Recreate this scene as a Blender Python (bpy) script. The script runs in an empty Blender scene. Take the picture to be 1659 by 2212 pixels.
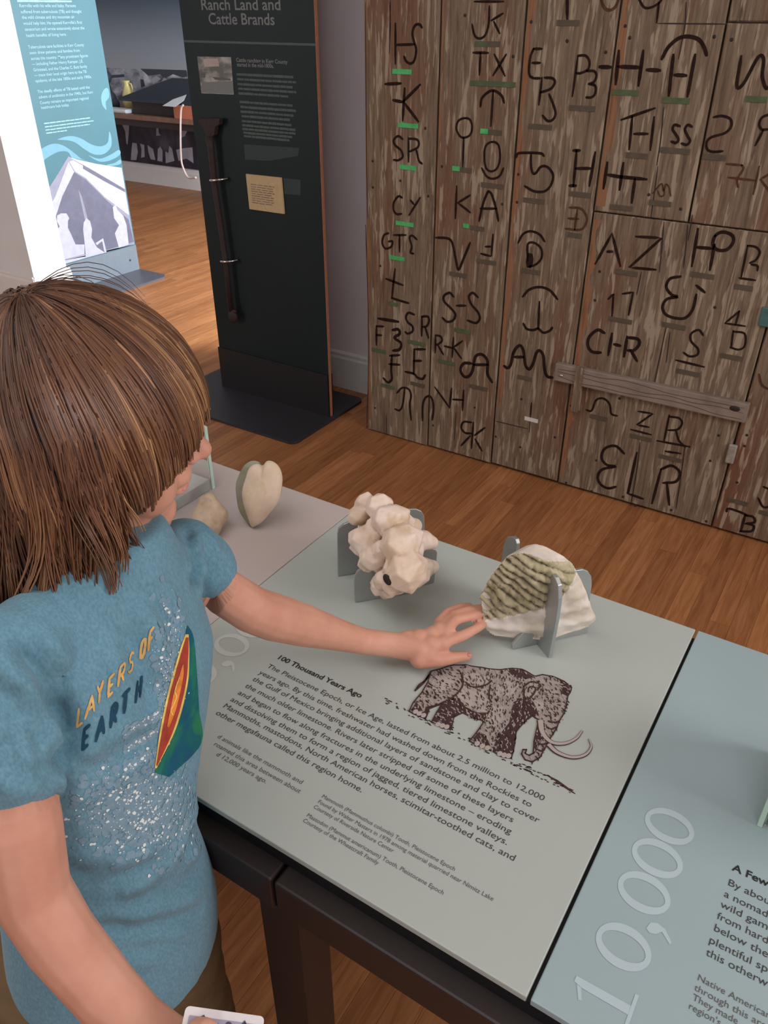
import bpy, bmesh, math, random
import numpy as np
from mathutils import Vector, Matrix
from mathutils.bvhtree import BVHTree
random.seed(7); rng = np.random.default_rng(7)
S = bpy.context.scene
COL = S.collection

# ------------------------------------------------------------------ camera
PITCH, YAW, FPX, W, H = math.radians(32.469), math.radians(32.42), 1716.7, 1659.0, 2212.0
CAM = Vector((0, 0, 1.52))
cd = bpy.data.cameras.new('camera'); cam = bpy.data.objects.new('camera', cd); COL.objects.link(cam)
cam.location = CAM; cam.rotation_euler = (math.pi/2 - PITCH, 0, YAW)
cd.sensor_fit = 'HORIZONTAL'; cd.sensor_width = 36; cd.lens = 36*FPX/W; cd.clip_start = .02
S.camera = cam
# ------------------------------------------------------------------ world, lights, exposure
wd = bpy.data.worlds.new('world'); S.world = wd; wd.use_nodes = True
wd.node_tree.nodes['Background'].inputs[0].default_value = (.75, .85, 1, 1)
wd.node_tree.nodes['Background'].inputs[1].default_value = .3
S.view_settings.view_transform = 'Standard'; S.view_settings.look = 'None'
S.view_settings.gamma = 1; S.view_settings.use_curve_mapping = False
S.view_settings.exposure = 0.0
def area(name, loc, target, sx, sy, watts, col):
    d = bpy.data.lights.new(name, 'AREA'); d.shape = 'RECTANGLE'; d.size = sx; d.size_y = sy
    d.energy = watts; d.color = col
    o = bpy.data.objects.new(name, d); COL.objects.link(o); o.location = loc
    o.rotation_euler = (Vector(target)-Vector(loc)).to_track_quat('-Z', 'Y').to_euler()
    return o
area('window_daylight', (2.6, 1.1, 2.3), (-.5, .9, .8), 1.5, 1.5, 62, (.97, .97, 1))
area('far_room_daylight', (-1.2, 4.5, 1.55), (-4.6, 3.4, .7), 1.4, 1.7, 230, (.86, .95, 1))
area('ceiling_fill', (-.8, .3, 2.8), (-.7, .7, .5), 2.6, 1.6, 28, (.93, .97, 1))  # added overhead fill that lifts the room's ambient light, no known fixture
area('left_wall_fill', (-5.6, -2.3, 1.7), (-4.6, 2.8, .9), 1.5, 1.6, 46, (.95, .98, 1))  # added soft fill, placed to brighten the left wall face
area('rear_window_daylight', (1.15, -2.35, 1.6), (-1.9, 2.8, .8), 1.0, 1.4, 24, (.96, .97, 1))

# ------------------------------------------------------------------ pixel geometry of the photograph -> places in the room
_r = Vector((math.cos(YAW), math.sin(YAW), 0))
_f = Vector((-math.sin(YAW)*math.cos(PITCH), math.cos(YAW)*math.cos(PITCH), -math.sin(PITCH)))
_u = _r.cross(_f)
def ray(x, y): return _f + _r*((x-W/2)/FPX) - _u*((y-H/2)/FPX)
def P(x, y, d): return CAM + ray(x, y)*d
def onX(x, y, v): d = ray(x, y); return CAM + d*(v/d.x)
def onY(x, y, v): d = ray(x, y); return CAM + d*(v/d.y)
def onZ(x, y, v): d = ray(x, y); return CAM + d*((v-CAM.z)/d.z)
def onPl(x, y, o, n): d = ray(x, y); return CAM + d*((o-CAM).dot(n)/d.dot(n))

# ------------------------------------------------------------------ materials
def srgb(r, g, b):
    f = lambda c: (c/255/12.92 if c/255 <= .04045 else ((c/255+.055)/1.055)**2.4)
    return (f(r), f(g), f(b), 1)
def nt(name):
    m = bpy.data.materials.new(name); m.use_nodes = True
    return m, m.node_tree, m.node_tree.nodes['Principled BSDF']
def nd(t, typ, **k):
    n = t.nodes.new(typ)
    for a, v in k.items(): setattr(n, a, v)
    return n
def ramp(t, fac, stops):
    r = nd(t, 'ShaderNodeValToRGB'); e = r.color_ramp.elements
    while len(e) < len(stops): e.new(.5)
    for i, (p, c) in enumerate(stops): e[i].position = p; e[i].color = c
    t.links.new(fac, r.inputs[0]); return r.outputs[0]
def noise(t, scale, sc=(1, 1, 1), detail=4, rough=.55, off=None, dist=0):
    g = nd(t, 'ShaderNodeNewGeometry'); mp = nd(t, 'ShaderNodeMapping'); mp.inputs['Scale'].default_value = sc
    t.links.new(g.outputs['Position'], mp.inputs[0])
    if off is not None: t.links.new(off, mp.inputs['Location'])
    n = nd(t, 'ShaderNodeTexNoise'); n.inputs['Scale'].default_value = scale
    n.inputs['Detail'].default_value = detail; n.inputs['Roughness'].default_value = rough; n.inputs['Distortion'].default_value = dist
    t.links.new(mp.outputs[0], n.inputs[0]); return n.outputs['Fac']
def mix(t, fac, a, b, typ='MIX'):
    n = nd(t, 'ShaderNodeMix', data_type='RGBA', blend_type=typ)
    for s, v in ((n.inputs[0], fac), (n.inputs[6], a), (n.inputs[7], b)):
        if hasattr(v, 'links') or hasattr(v, 'is_linked'): t.links.new(v, s)
        else: s.default_value = v
    return n.outputs[2]
def bump(t, b, h, s=.3, d=.002):
    n = nd(t, 'ShaderNodeBump'); n.inputs['Strength'].default_value = s; n.inputs['Distance'].default_value = d
    t.links.new(h, n.inputs['Height']); t.links.new(n.outputs[0], b.inputs['Normal'])
def plain(name, col, rough=.5, metal=0, var=.06, vscale=30, spec=.5, bmp=0):
    m, t, b = nt(name)
    n = noise(t, vscale); c = col
    lo = tuple(x*(1-var) for x in c[:3])+(1,); hi = tuple(min(1, x*(1+var)) for x in c[:3])+(1,)
    t.links.new(ramp(t, n, [(.3, lo), (.7, hi)]), b.inputs['Base Color'])
    b.inputs['Roughness'].default_value = rough; b.inputs['Metallic'].default_value = metal
    b.inputs['Specular IOR Level'].default_value = spec
    if bmp: bump(t, b, n, bmp)
    return m
def rnd_off(t):
    oi = nd(t, 'ShaderNodeObjectInfo'); g = nd(t, 'ShaderNodeNewGeometry')
    a = nd(t, 'ShaderNodeMath', operation='ADD'); t.links.new(oi.outputs['Random'], a.inputs[0]); t.links.new(g.outputs['Random Per Island'], a.inputs[1])
    f = nd(t, 'ShaderNodeMath', operation='FRACT'); t.links.new(a.outputs[0], f.inputs[0])
    m = nd(t, 'ShaderNodeMath', operation='MULTIPLY'); m.inputs[1].default_value = 37; t.links.new(f.outputs[0], m.inputs[0])
    return f.outputs[0], m.outputs[0]
M = {}
def floor_mat():
    m, t, b = nt('oak_floor'); r, off = rnd_off(t)
    g = noise(t, 5, (16, 1.1, 4), 6, .6, off, .8)
    c1 = ramp(t, g, [(.3, srgb(142, 90, 52)), (.5, srgb(164, 108, 66)), (.72, srgb(182, 126, 82))])
    tint = ramp(t, r, [(0, (.80, .78, .76, 1)), (.5, (.96, .95, .94, 1)), (1, (1.12, 1.14, 1.16, 1))])
    t.links.new(mix(t, 1.0, c1, tint, 'MULTIPLY'), b.inputs['Base Color'])
    b.inputs['Roughness'].default_value = .42; b.inputs['Specular IOR Level'].default_value = .4
    bump(t, b, g, .08, .001); return m
M['floor'] = floor_mat()
def barn_mat(name='weathered_barn_board', grey=1.0):
    m, t, b = nt(name); r, off = rnd_off(t)
    g = noise(t, 4, (26, 26, 1.6), 7, .65, off, .5)
    c = ramp(t, g, [(.25, srgb(84, 69, 55)), (.45, srgb(117, 100, 82)), (.62, srgb(137, 119, 99)), (.8, srgb(153, 137, 116))])
    red = noise(t, 1.3, (3.2, 1, .55), 3, .5, off, .6)
    rf = ramp(t, red, [(.50, (0, 0, 0, 1)), (.68, (.75*grey, .75*grey, .75*grey, 1))])
    c = mix(t, rf, c, srgb(112, 70, 46))
    fl = noise(t, 5.5, (11, 11, 1.15), 3, .6, off, .3)
    ff = ramp(t, fl, [(.545, (0, 0, 0, 1)), (.60, (.8, .8, .8, 1))])
    c = mix(t, ff, c, srgb(168, 152, 130))
    dk = noise(t, 2.2, (8, 8, .9), 6, .7, off, 1)
    df = ramp(t, dk, [(.56, (0, 0, 0, 1)), (.72, (.7, .7, .7, 1))])
    c = mix(t, df, c, srgb(74, 56, 44))
    t.links.new(c, b.inputs['Base Color']); b.inputs['Roughness'].default_value = .8; b.inputs['Specular IOR Level'].default_value = .2
    bump(t, b, g, .5, .003); return m
M['barn'] = barn_mat(); 
def worn_mat():
    m, t, b = nt('bare_brown_wood_edge'); g = noise(t, 5, (26, 26, 1.4), 6, .65, None, .5)
    t.links.new(ramp(t, g, [(.35, srgb(112, 76, 52)), (.5, srgb(146, 100, 66)), (.65, srgb(130, 104, 80))]), b.inputs['Base Color']); b.inputs['Roughness'].default_value = .8
    bump(t, b, g, .4, .002); return m
M['worn'] = worn_mat()
M['batten'] = plain('grey_weathered_batten', srgb(138, 122, 110), .8, var=.2, vscale=14, bmp=.4)
M['brand'] = plain('burnt_brand', srgb(44, 30, 26), .9, var=.35, vscale=60, spec=.1)
M['brand_light'] = plain('faint_burnt_brand', srgb(84, 56, 42), .9, var=.3, vscale=60, spec=.1)
M['strip_green'] = plain('green_reflective_strip', srgb(72, 176, 98), .5, var=.25, vscale=40)
M['strip_dim'] = plain('dull_label_strip', srgb(86, 75, 60), .7, var=.15, vscale=40)
M['strip_olive'] = plain('olive_label_strip', srgb(78, 92, 60), .7, var=.2, vscale=40)
M['wall'] = plain('cream_wall_paint', srgb(232, 224, 228), .75, var=.02, vscale=8)
M['wall_left'] = plain('pale_wall_paint', srgb(224, 226, 226), .75, var=.02, vscale=8)
M['white'] = plain('white_trim_paint', srgb(226, 224, 220), .5, var=.02)
M['ceiling'] = plain('ceiling_paint', srgb(220, 216, 210), .9, var=.01)
M['panel_c'] = plain('greenish_grey_panel', srgb(178, 184, 176), .34, var=.012, vscale=3, spec=.35)
M['panel_l'] = plain('pinkish_grey_panel', srgb(194, 180, 174), .34, var=.012, vscale=3, spec=.35)
M['panel_r'] = plain('bluish_grey_panel', srgb(158, 176, 178), .34, var=.012, vscale=3, spec=.35)
M['num_c'] = plain('pale_numeral_print', srgb(196, 202, 194), .4, var=.01)
M['num_r'] = plain('pale_blue_numeral_print', srgb(182, 198, 202), .4, var=.01)
M['ink'] = plain('dark_grey_print', srgb(62, 60, 58), .6, var=.05)
M['ink_b'] = plain('black_print', srgb(34, 34, 34), .6, var=.05)
M['ink_s'] = plain('grey_print', srgb(92, 90, 86), .6, var=.05)
M['sepia'] = plain('sepia_print', srgb(66, 42, 40), .6, var=.1)
M['sepia_mid'] = plain('mid_sepia_print', srgb(164, 151, 144), .6, var=.15, vscale=120)
M['sepia_light'] = plain('light_sepia_print', srgb(176, 164, 156), .6, var=.05)
M['black'] = plain('black_reveal', srgb(16, 16, 18), .5, var=.1)
M['frame'] = plain('dark_brown_steel', srgb(40, 29, 27), .45, var=.1, vscale=20)
M['panel_dark'] = plain('dark_green_graphic', srgb(21, 34, 36), .5, var=.05, vscale=4, spec=.25)
M['panel_band'] = plain('black_steel_bracket', srgb(27, 26, 28), .45, var=.08, spec=.4)
M['base_dark'] = plain('charcoal_steel_plate', srgb(48, 46, 52), .42, var=.08, vscale=60, spec=.5)
M['edge_wood'] = plain('plywood_edge', srgb(158, 104, 76), .6, var=.12, vscale=60)
M['grey_txt'] = plain('grey_panel_lettering', srgb(118, 122, 120), .6, var=.05)
M['grey_dim'] = plain('dim_panel_lettering', srgb(72, 88, 84), .6, var=.08)
M['faint'] = plain('faint_panel_box', srgb(38, 56, 56), .6, var=.05)
M['plaque'] = plain('tan_paper_plaque', srgb(196, 172, 128), .7, var=.06, vscale=50)
M['rust'] = plain('rusty_iron', srgb(46, 31, 28), .7, var=.3, vscale=50, bmp=.3)
M['chrome'] = plain('steel_clip', srgb(200, 200, 200), .2, 1, var=.03)
M['alu'] = plain('brushed_aluminium', srgb(176, 178, 176), .42, .75, var=.04, vscale=60)
M['teal'] = plain('teal_graphic', srgb(58, 106, 118), .55, var=.06, vscale=4)
M['wave'] = plain('light_teal_wave', srgb(100, 150, 170), .55, var=.03)
M['teal_txt'] = plain('white_panel_lettering', srgb(140, 178, 188), .6, var=.02)
M['tent_w'] = plain('pale_photo_tone', srgb(176, 175, 190), .6, var=.08, vscale=30)
M['tent_m'] = plain('mid_photo_tone', srgb(134, 134, 152), .6, var=.08, vscale=30)
M['tent_d'] = plain('dark_photo_tone', srgb(94, 94, 114), .6, var=.12, vscale=20)
M['steel'] = plain('grey_steel_foot', srgb(112, 122, 132), .45, var=.05)
M['steel_d'] = plain('dark_grey_steel_plate', srgb(84, 84, 92), .4, var=.05)
M['screw'] = plain('dark_screw', srgb(40, 44, 48), .5)
M['desk'] = plain('brown_desk_top', srgb(128, 96, 78), .5, var=.12, vscale=20)
M['desk_d'] = plain('dark_desk_wood', srgb(50, 34, 34), .5, var=.15, vscale=20)
M['slope'] = plain('black_slanted_board', srgb(36, 46, 56), .45, var=.06)
M['orange'] = plain('terracotta_block', srgb(188, 112, 82), .6)
M['vase'] = plain('yellow_glaze', srgb(222, 208, 140), .3, var=.1, vscale=30)
M['cord'] = plain('white_cord', srgb(226, 206, 200), .5)
M['paper'] = plain('white_paper', srgb(210, 214, 220), .6)
M['shirt_dark'] = plain('navy_shirt_print', srgb(34, 66, 88), .85, var=.15, vscale=90, spec=.15)
M['shirt_orange'] = plain('orange_shirt_print', srgb(206, 164, 104), .85, var=.2, vscale=120, spec=.15)
M['shirt_white'] = plain('white_shirt_speckle', srgb(214, 220, 216), .7, var=.05)
M['shirt_haze'] = plain('pale_shirt_haze', srgb(120, 146, 160), .85, var=.12, vscale=200, spec=.15)
M['planet_g'] = None
M['pants'] = plain('khaki_cloth', srgb(112, 92, 66), .9, var=.1, vscale=60, spec=.15, bmp=.1)
M['shoe'] = plain('dark_shoe_leather', srgb(50, 46, 48), .6)
M['skin_lip'] = plain('lip_skin', srgb(204, 136, 122), .5, var=.05)
M['eye'] = plain('eye_white', srgb(226, 222, 216), .25)
M['iris'] = plain('brown_iris', srgb(70, 50, 38), .2)
M['card'] = plain('white_card', srgb(214, 206, 204), .5)
M['card_grey'] = plain('card_grey_stripe', srgb(152, 144, 160), .5)
M['card_ink'] = plain('purple_card_lettering', srgb(66, 54, 92), .5)
M['hinge'] = plain('worn_pale_hinge', srgb(166, 162, 152), .5, .4, var=.2, vscale=60)
M['cyan'] = plain('verdigris_latch', srgb(80, 120, 118), .5, .3, var=.2)
M['nail'] = plain('dark_nail_and_hollow_shade', srgb(40, 30, 27), .7)
M['plinth'] = plain('white_plinth', srgb(216, 210, 206), .5, var=.02)
def glass_mat(name, col, rough=.02):
    m, t, b = nt(name); b.inputs['Base Color'].default_value = col; b.inputs['Transmission Weight'].default_value = 1
    b.inputs['Roughness'].default_value = rough; b.inputs['IOR'].default_value = 1.46
    n = noise(t, 20); t.links.new(ramp(t, n, [(.3, tuple(c*.98 for c in col[:3])+(1,)), (.7, col)]), b.inputs['Base Color'])
    return m
M['glass'] = glass_mat('clear_glass', (.96, .99, .97, 1))
M['glass_edge'] = plain('green_glass_edge', srgb(190, 216, 198), .25, var=.06, vscale=60)
def skin_mat():
    m, t, b = nt('child_skin')
    n = noise(t, 18, detail=5); c = ramp(t, n, [(.3, srgb(196, 138, 114)), (.55, srgb(206, 150, 126)), (.75, srgb(212, 158, 136))])
    t.links.new(c, b.inputs['Base Color']); b.inputs['Roughness'].default_value = .55
    b.inputs['Subsurface Weight'].default_value = .18; b.inputs['Subsurface Radius'].default_value = (.012, .005, .003)
    b.inputs['Specular IOR Level'].default_value = .3
    f = noise(t, 300, detail=2); bump(t, b, f, .05, .0006); return m
M['skin'] = skin_mat()
def shirt_mat():
    m, t, b = nt('heather_blue_jersey')
    n = noise(t, 420, (1, 1, .5), 2); n2 = noise(t, 9, detail=3)
    c = ramp(t, n, [(.3, srgb(88, 127, 144)), (.7, srgb(110, 149, 164))])
    c = mix(t, .14, c, ramp(t, n2, [(.3, srgb(86, 124, 140)), (.7, srgb(116, 154, 170))]))
    t.links.new(c, b.inputs['Base Color']); b.inputs['Roughness'].default_value = .9; b.inputs['Specular IOR Level'].default_value = .15
    b.inputs['Sheen Weight'].default_value = .15
    bump(t, b, n, .12, .0008); return m
M['shirt'] = shirt_mat()
def hair_mat():
    m, t, b = nt('brown_hair')
    a = nd(t, 'ShaderNodeAttribute'); a.attribute_name = 'tint'
    c = ramp(t, a.outputs['Fac'], [(0, srgb(44, 28, 22)), (.35, srgb(88, 58, 42)), (.65, srgb(124, 84, 57)), (1, srgb(188, 142, 100))])
    t.links.new(c, b.inputs['Base Color']); b.inputs['Roughness'].default_value = .38; b.inputs['Specular IOR Level'].default_value = .45
    return m
M['hair'] = hair_mat()
def planet_mat():
    m, t, b = nt('planet_green_blue_print'); n = noise(t, 22, detail=4, dist=1)
    t.links.new(ramp(t, n, [(.38, srgb(30, 84, 108)), (.5, srgb(28, 96, 100)), (.62, srgb(44, 120, 84))]), b.inputs['Base Color'])
    b.inputs['Roughness'].default_value = .85; b.inputs['Specular IOR Level'].default_value = .15; return m
M['planet_g'] = planet_mat()
M['lava_r'] = plain('red_mantle_print', srgb(164, 66, 52), .85, var=.25, vscale=60, spec=.15)
M['lava_o'] = plain('orange_core_print', srgb(222, 130, 62), .85, var=.3, vscale=90, spec=.15)
M['lava_y'] = plain('yellow_core_print', srgb(222, 190, 104), .85, var=.2, vscale=90, spec=.15)
def fossil_mat(name, base, lo, dark, green, gs=18, ds=26, dthr=.62):
    m, t, b = nt(name)
    n = noise(t, gs, detail=5); c = ramp(t, n, [(.3, lo), (.62, base)])
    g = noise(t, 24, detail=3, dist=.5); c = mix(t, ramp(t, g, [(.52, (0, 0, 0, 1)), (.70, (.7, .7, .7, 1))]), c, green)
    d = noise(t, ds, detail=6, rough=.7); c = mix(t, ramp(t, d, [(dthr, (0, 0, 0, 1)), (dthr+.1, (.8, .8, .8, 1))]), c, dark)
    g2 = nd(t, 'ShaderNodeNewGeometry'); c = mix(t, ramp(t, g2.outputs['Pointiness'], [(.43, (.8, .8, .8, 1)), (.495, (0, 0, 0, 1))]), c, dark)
    t.links.new(c, b.inputs['Base Color']); b.inputs['Roughness'].default_value = .5; b.inputs['Specular IOR Level'].default_value = .35
    f = noise(t, 130, detail=5); bump(t, b, f, .35, .0016); return m
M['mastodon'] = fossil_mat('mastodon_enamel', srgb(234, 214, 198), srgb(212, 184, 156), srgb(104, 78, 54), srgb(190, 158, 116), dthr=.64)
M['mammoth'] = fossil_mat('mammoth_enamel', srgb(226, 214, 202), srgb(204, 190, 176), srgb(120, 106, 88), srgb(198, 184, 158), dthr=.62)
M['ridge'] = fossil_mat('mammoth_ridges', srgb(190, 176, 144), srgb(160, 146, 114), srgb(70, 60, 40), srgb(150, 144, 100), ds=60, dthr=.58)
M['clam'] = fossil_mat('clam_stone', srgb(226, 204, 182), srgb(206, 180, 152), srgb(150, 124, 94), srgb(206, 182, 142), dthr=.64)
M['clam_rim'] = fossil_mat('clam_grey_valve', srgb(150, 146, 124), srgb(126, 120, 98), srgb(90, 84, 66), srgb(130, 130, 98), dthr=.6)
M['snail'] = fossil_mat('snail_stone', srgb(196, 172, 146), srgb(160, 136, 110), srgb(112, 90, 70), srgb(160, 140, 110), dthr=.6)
def mural_mat(name, kind):
    m, t, b = nt(name)
    if kind == 'sky':
        g = nd(t, 'ShaderNodeNewGeometry'); sp = nd(t, 'ShaderNodeSeparateXYZ'); t.links.new(g.outputs['Position'], sp.inputs[0])
        mr = nd(t, 'ShaderNodeMapRange'); mr.inputs[1].default_value = 1.0; mr.inputs[2].default_value = 2.0; t.links.new(sp.outputs['Z'], mr.inputs[0])
        t.links.new(ramp(t, mr.outputs[0], [(0, srgb(158, 162, 170)), (.2, srgb(140, 148, 158)), (.55, srgb(72, 88, 102)), (1, srgb(46, 62, 76))]), b.inputs['Base Color'])
    elif kind == 'herd':
        n = noise(t, 5.5, (1, 1, 1.5), 6, .6, None, .4)
        t.links.new(ramp(t, n, [(.36, srgb(84, 86, 100)), (.46, srgb(136, 138, 148)), (.54, srgb(164, 166, 176)), (.64, srgb(204, 206, 214))]), b.inputs['Base Color'])
    else:
        n = noise(t, 4, (1, 1, .7), 4, .55, None, .3)
        t.links.new(ramp(t, n, [(.42, srgb(38, 34, 48)), (.58, srgb(62, 56, 72)), (.72, srgb(92, 88, 104))]), b.inputs['Base Color'])
    b.inputs['Roughness'].default_value = .6; return m
M['mural_sky'] = mural_mat('mural_sky', 'sky'); M['mural_herd'] = mural_mat('mural_herd', 'herd'); M['mural_dark'] = mural_mat('mural_dark_ground', 'dark')
M['mural_lt'] = plain('mural_light_figure', srgb(172, 170, 184), .6, var=.15, vscale=12)
M['mural_bk'] = plain('mural_black_shape', srgb(58, 60, 72), .6, var=.1)
M['photo_g'] = None
def photo_mat():
    m, t, b = nt('grey_archive_photo'); n = noise(t, 14, (1, 1, 2), 4)
    t.links.new(ramp(t, n, [(.4, srgb(96, 96, 92)), (.5, srgb(136, 134, 126)), (.62, srgb(172, 168, 158))]), b.inputs['Base Color'])
    b.inputs['Roughness'].default_value = .5; return m
M['photo_g'] = photo_mat()

# ------------------------------------------------------------------ builders
def link(name, me, mat, parent=None, smooth=False):
    o = bpy.data.objects.new(name, me); COL.objects.link(o)
    if mat and not me.materials: me.materials.append(M[mat] if isinstance(mat, str) else mat)
    if smooth: me.polygons.foreach_set('use_smooth', [True]*len(me.polygons))
    if parent: o.parent = parent
    return o
def mk(name, v, f, mat, parent=None, smooth=False):
    me = bpy.data.meshes.new(name); me.from_pydata([tuple(p) for p in v], [], f); me.update()
    return link(name, me, mat, parent, smooth)
def bmo(name, bm, mat, parent=None, smooth=False):
    bmesh.ops.recalc_face_normals(bm, faces=bm.faces)
    me = bpy.data.meshes.new(name); bm.to_mesh(me); bm.free(); return link(name, me, mat, parent, smooth)
def empty(name, label, cat, group=None, loc=None):
    o = bpy.data.objects.new(name, None); COL.objects.link(o); o.empty_display_size = .05
    return tag(o, label, cat, group)
def tag(o, label, cat, group=None):
    o['label'] = label; o['category'] = cat
    if group: o['group'] = group
    return o
def struct(o): o['kind'] = 'structure'; return o
def box(bm, lo, hi, bev=0):
    r = bmesh.ops.create_cube(bm, size=1); c = [(a+b)/2 for a, b in zip(lo, hi)]; s = [abs(b-a) for a, b in zip(lo, hi)]
    for v in r['verts']: v.co = Vector((c[0]+v.co.x*s[0], c[1]+v.co.y*s[1], c[2]+v.co.z*s[2]))
    if bev:
        es = {e for v in r['verts'] for e in v.link_edges}
        bmesh.ops.bevel(bm, geom=list(es), offset=bev, segments=2, affect='EDGES', profile=.5)
def boxo(name, lo, hi, mat, parent=None, bev=0):
    bm = bmesh.new(); box(bm, lo, hi, bev); return bmo(name, bm, mat, parent)
def prism(bm, pts, off):
    """closed polygon (3D points) extruded by vector off"""
    n = len(pts); off = Vector(off)
    a = [bm.verts.new(Vector(p)) for p in pts]; b = [bm.verts.new(Vector(p)+off) for p in pts]
    bm.faces.new(a); bm.faces.new(b[::-1])
    for i in range(n): bm.faces.new((a[i], a[(i+1) % n], b[(i+1) % n], b[i]))
def prismo(name, pts, off, mat, parent=None):
    bm = bmesh.new(); prism(bm, pts, off); return bmo(name, bm, mat, parent)
def spline(pts, n=8, closed=False):
    pts = [np.array(p, float) for p in pts]; out = []; L = len(pts)
    rngi = range(L if closed else L-1)
    for i in rngi:
        p1, p2 = pts[i], pts[(i+1) % L]
        p0 = pts[(i-1) % L] if closed or i > 0 else 2*p1-p2
        p3 = pts[(i+2) % L] if closed or i+2 < L else 2*p2-p1
        for k in range(n):
            t = k/n
            out.append(.5*((2*p1)+(-p0+p2)*t+(2*p0-5*p1+4*p2-p3)*t*t+(-p0+3*p1-3*p2+p3)*t**3))
    if not closed: out.append(pts[-1])
    return out
def ribbon(bm, pts, nrm, w, thick=.0006, taper=False):
    """flat stroke lying on a surface with normals nrm (list or single)"""
    pts = [Vector(p) for p in pts]; n = len(pts)
    if n < 2: return
    nr = nrm if isinstance(nrm, list) else [Vector(nrm)]*n
    row = []
    for i, p in enumerate(pts):
        t = (pts[min(i+1, n-1)]-pts[max(i-1, 0)])
        if t.length < 1e-9: t = Vector((1, 0, 0))
        t.normalize()
        sd = nr[i].cross(t).normalized(); ww = w/2
        if taper: ww *= .25+.75*math.sin(math.pi*(i+.5)/n)
        e = t*(ww*.7) if i == n-1 else (-t*(ww*.7) if i == 0 else Vector())
        c = p+e+nr[i]*thick
        k = .55 if i in (0, n-1) and n > 3 else 1
        row.append((bm.verts.new(c+sd*ww*k), bm.verts.new(c-sd*ww*k), bm.verts.new(c+sd*ww*k-nr[i]*thick*1.6), bm.verts.new(c-sd*ww*k-nr[i]*thick*1.6)))
    for a, b in zip(row, row[1:]):
        bm.faces.new((a[0], a[1], b[1], b[0])); bm.faces.new((a[0], b[0], b[2], a[2])); bm.faces.new((a[1], a[3], b[3], b[1]))
def tube(bm, pts, rad, seg=10, cap=True):
    pts = [Vector(p) for p in pts]; n = len(pts)
    if not hasattr(rad, '__len__'): rad = [rad]*n
    rows = []; prev = None
    for i, p in enumerate(pts):
        t = (pts[min(i+1, n-1)]-pts[max(i-1, 0)]).normalized()
        if prev is None:
            a = Vector((0, 0, 1)) if abs(t.z) < .9 else Vector((1, 0, 0)); x = a.cross(t).normalized()
        else: x = (prev-t*prev.dot(t)).normalized()
        prev = x; y = t.cross(x)
        rows.append([bm.verts.new(p+(x*math.cos(k*2*math.pi/seg)+y*math.sin(k*2*math.pi/seg))*rad[i]) for k in range(seg)])
    for a, b in zip(rows, rows[1:]):
        for k in range(seg): bm.faces.new((a[k], a[(k+1) % seg], b[(k+1) % seg], b[k]))
    if cap: bm.faces.new(rows[0][::-1]); bm.faces.new(rows[-1])
def ball(bm, c, r, ax=None, seg=16):
    """ellipsoid; r number or (a,b,c) along ax (three vectors)"""
    res = bmesh.ops.create_uvsphere(bm, u_segments=seg, v_segments=max(6, seg*2//3), radius=1)
    if not hasattr(r, '__len__'): r = (r, r, r)
    ax = ax or (Vector((1, 0, 0)), Vector((0, 1, 0)), Vector((0, 0, 1))); c = Vector(c)
    for v in res['verts']: v.co = c+ax[0]*v.co.x*r[0]+ax[1]*v.co.y*r[1]+ax[2]*v.co.z*r[2]
def limb(bm, pts, rad, seg=14):
    tube(bm, pts, rad, seg)
    for p, r in zip(pts, rad): ball(bm, p, r, seg=12)
def fuse(bm, voxel, it=4, fac=.5):
    """union of overlapping closed shapes into one continuous smooth surface"""
    bmesh.ops.recalc_face_normals(bm, faces=bm.faces)
    me = bpy.data.meshes.new('tmp'); bm.to_mesh(me); bm.free()
    o = bpy.data.objects.new('tmp', me); COL.objects.link(o)
    r = o.modifiers.new('r', 'REMESH'); r.mode = 'VOXEL'; r.voxel_size = voxel
    if it: s = o.modifiers.new('s', 'SMOOTH'); s.iterations = it; s.factor = fac
    dg = bpy.context.evaluated_depsgraph_get(); dg.update()
    out = bpy.data.meshes.new_from_object(o.evaluated_get(dg)); bpy.data.objects.remove(o); bpy.data.meshes.remove(me)
    return out
def coords(me):
    a = np.empty(len(me.vertices)*3); me.vertices.foreach_get('co', a); return a.reshape(-1, 3)
def normals(me):
    a = np.empty(len(me.vertices)*3, np.float32); me.vertices.foreach_get('normal', a); return a.reshape(-1, 3).astype(float)
def setco(me, a): me.vertices.foreach_set('co', a.ravel()); me.update()
def vnoise(p, s, seed=0):
    """cheap smooth noise: sum of sines at random directions"""
    r = np.random.default_rng(seed); out = np.zeros(len(p))
    for k in range(9):
        d = r.normal(size=3); d /= np.linalg.norm(d)
        out += np.sin(p@d*s*r.uniform(.6, 1.7)+r.uniform(0, 6.28))
    return out/4
def text_bm(bm, s, o, ex, ey, size, width=None, bold=0, shear=0, thick=.0004):
    """lettering laid on a plane: o = baseline start, ex/ey = reading and up directions"""
    c = bpy.data.curves.new('t', 'FONT'); c.body = s; c.size = 1; c.offset = bold; c.shear = shear; c.resolution_u = 3
    ob = bpy.data.objects.new('t', c); COL.objects.link(ob)
    dg = bpy.context.evaluated_depsgraph_get(); dg.update()
    me = bpy.data.meshes.new_from_object(ob.evaluated_get(dg)); bpy.data.objects.remove(ob); bpy.data.curves.remove(c)
    v = coords(me); x1 = v[:, 0].max(); x0 = min(0, v[:, 0].min()); 
    k = size/.73
    kx = width/(x1) if width else k
    o = Vector(o); ex = Vector(ex).normalized(); ey = Vector(ey).normalized(); n = ex.cross(ey)
    vs = [bm.verts.new(o+ex*(p[0]*kx)+ey*(p[1]*k)+n*thick) for p in v]
    for p in me.polygons:
        try: bm.faces.new([vs[i] for i in p.vertices])
        except ValueError: pass
    bpy.data.meshes.remove(me)
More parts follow.
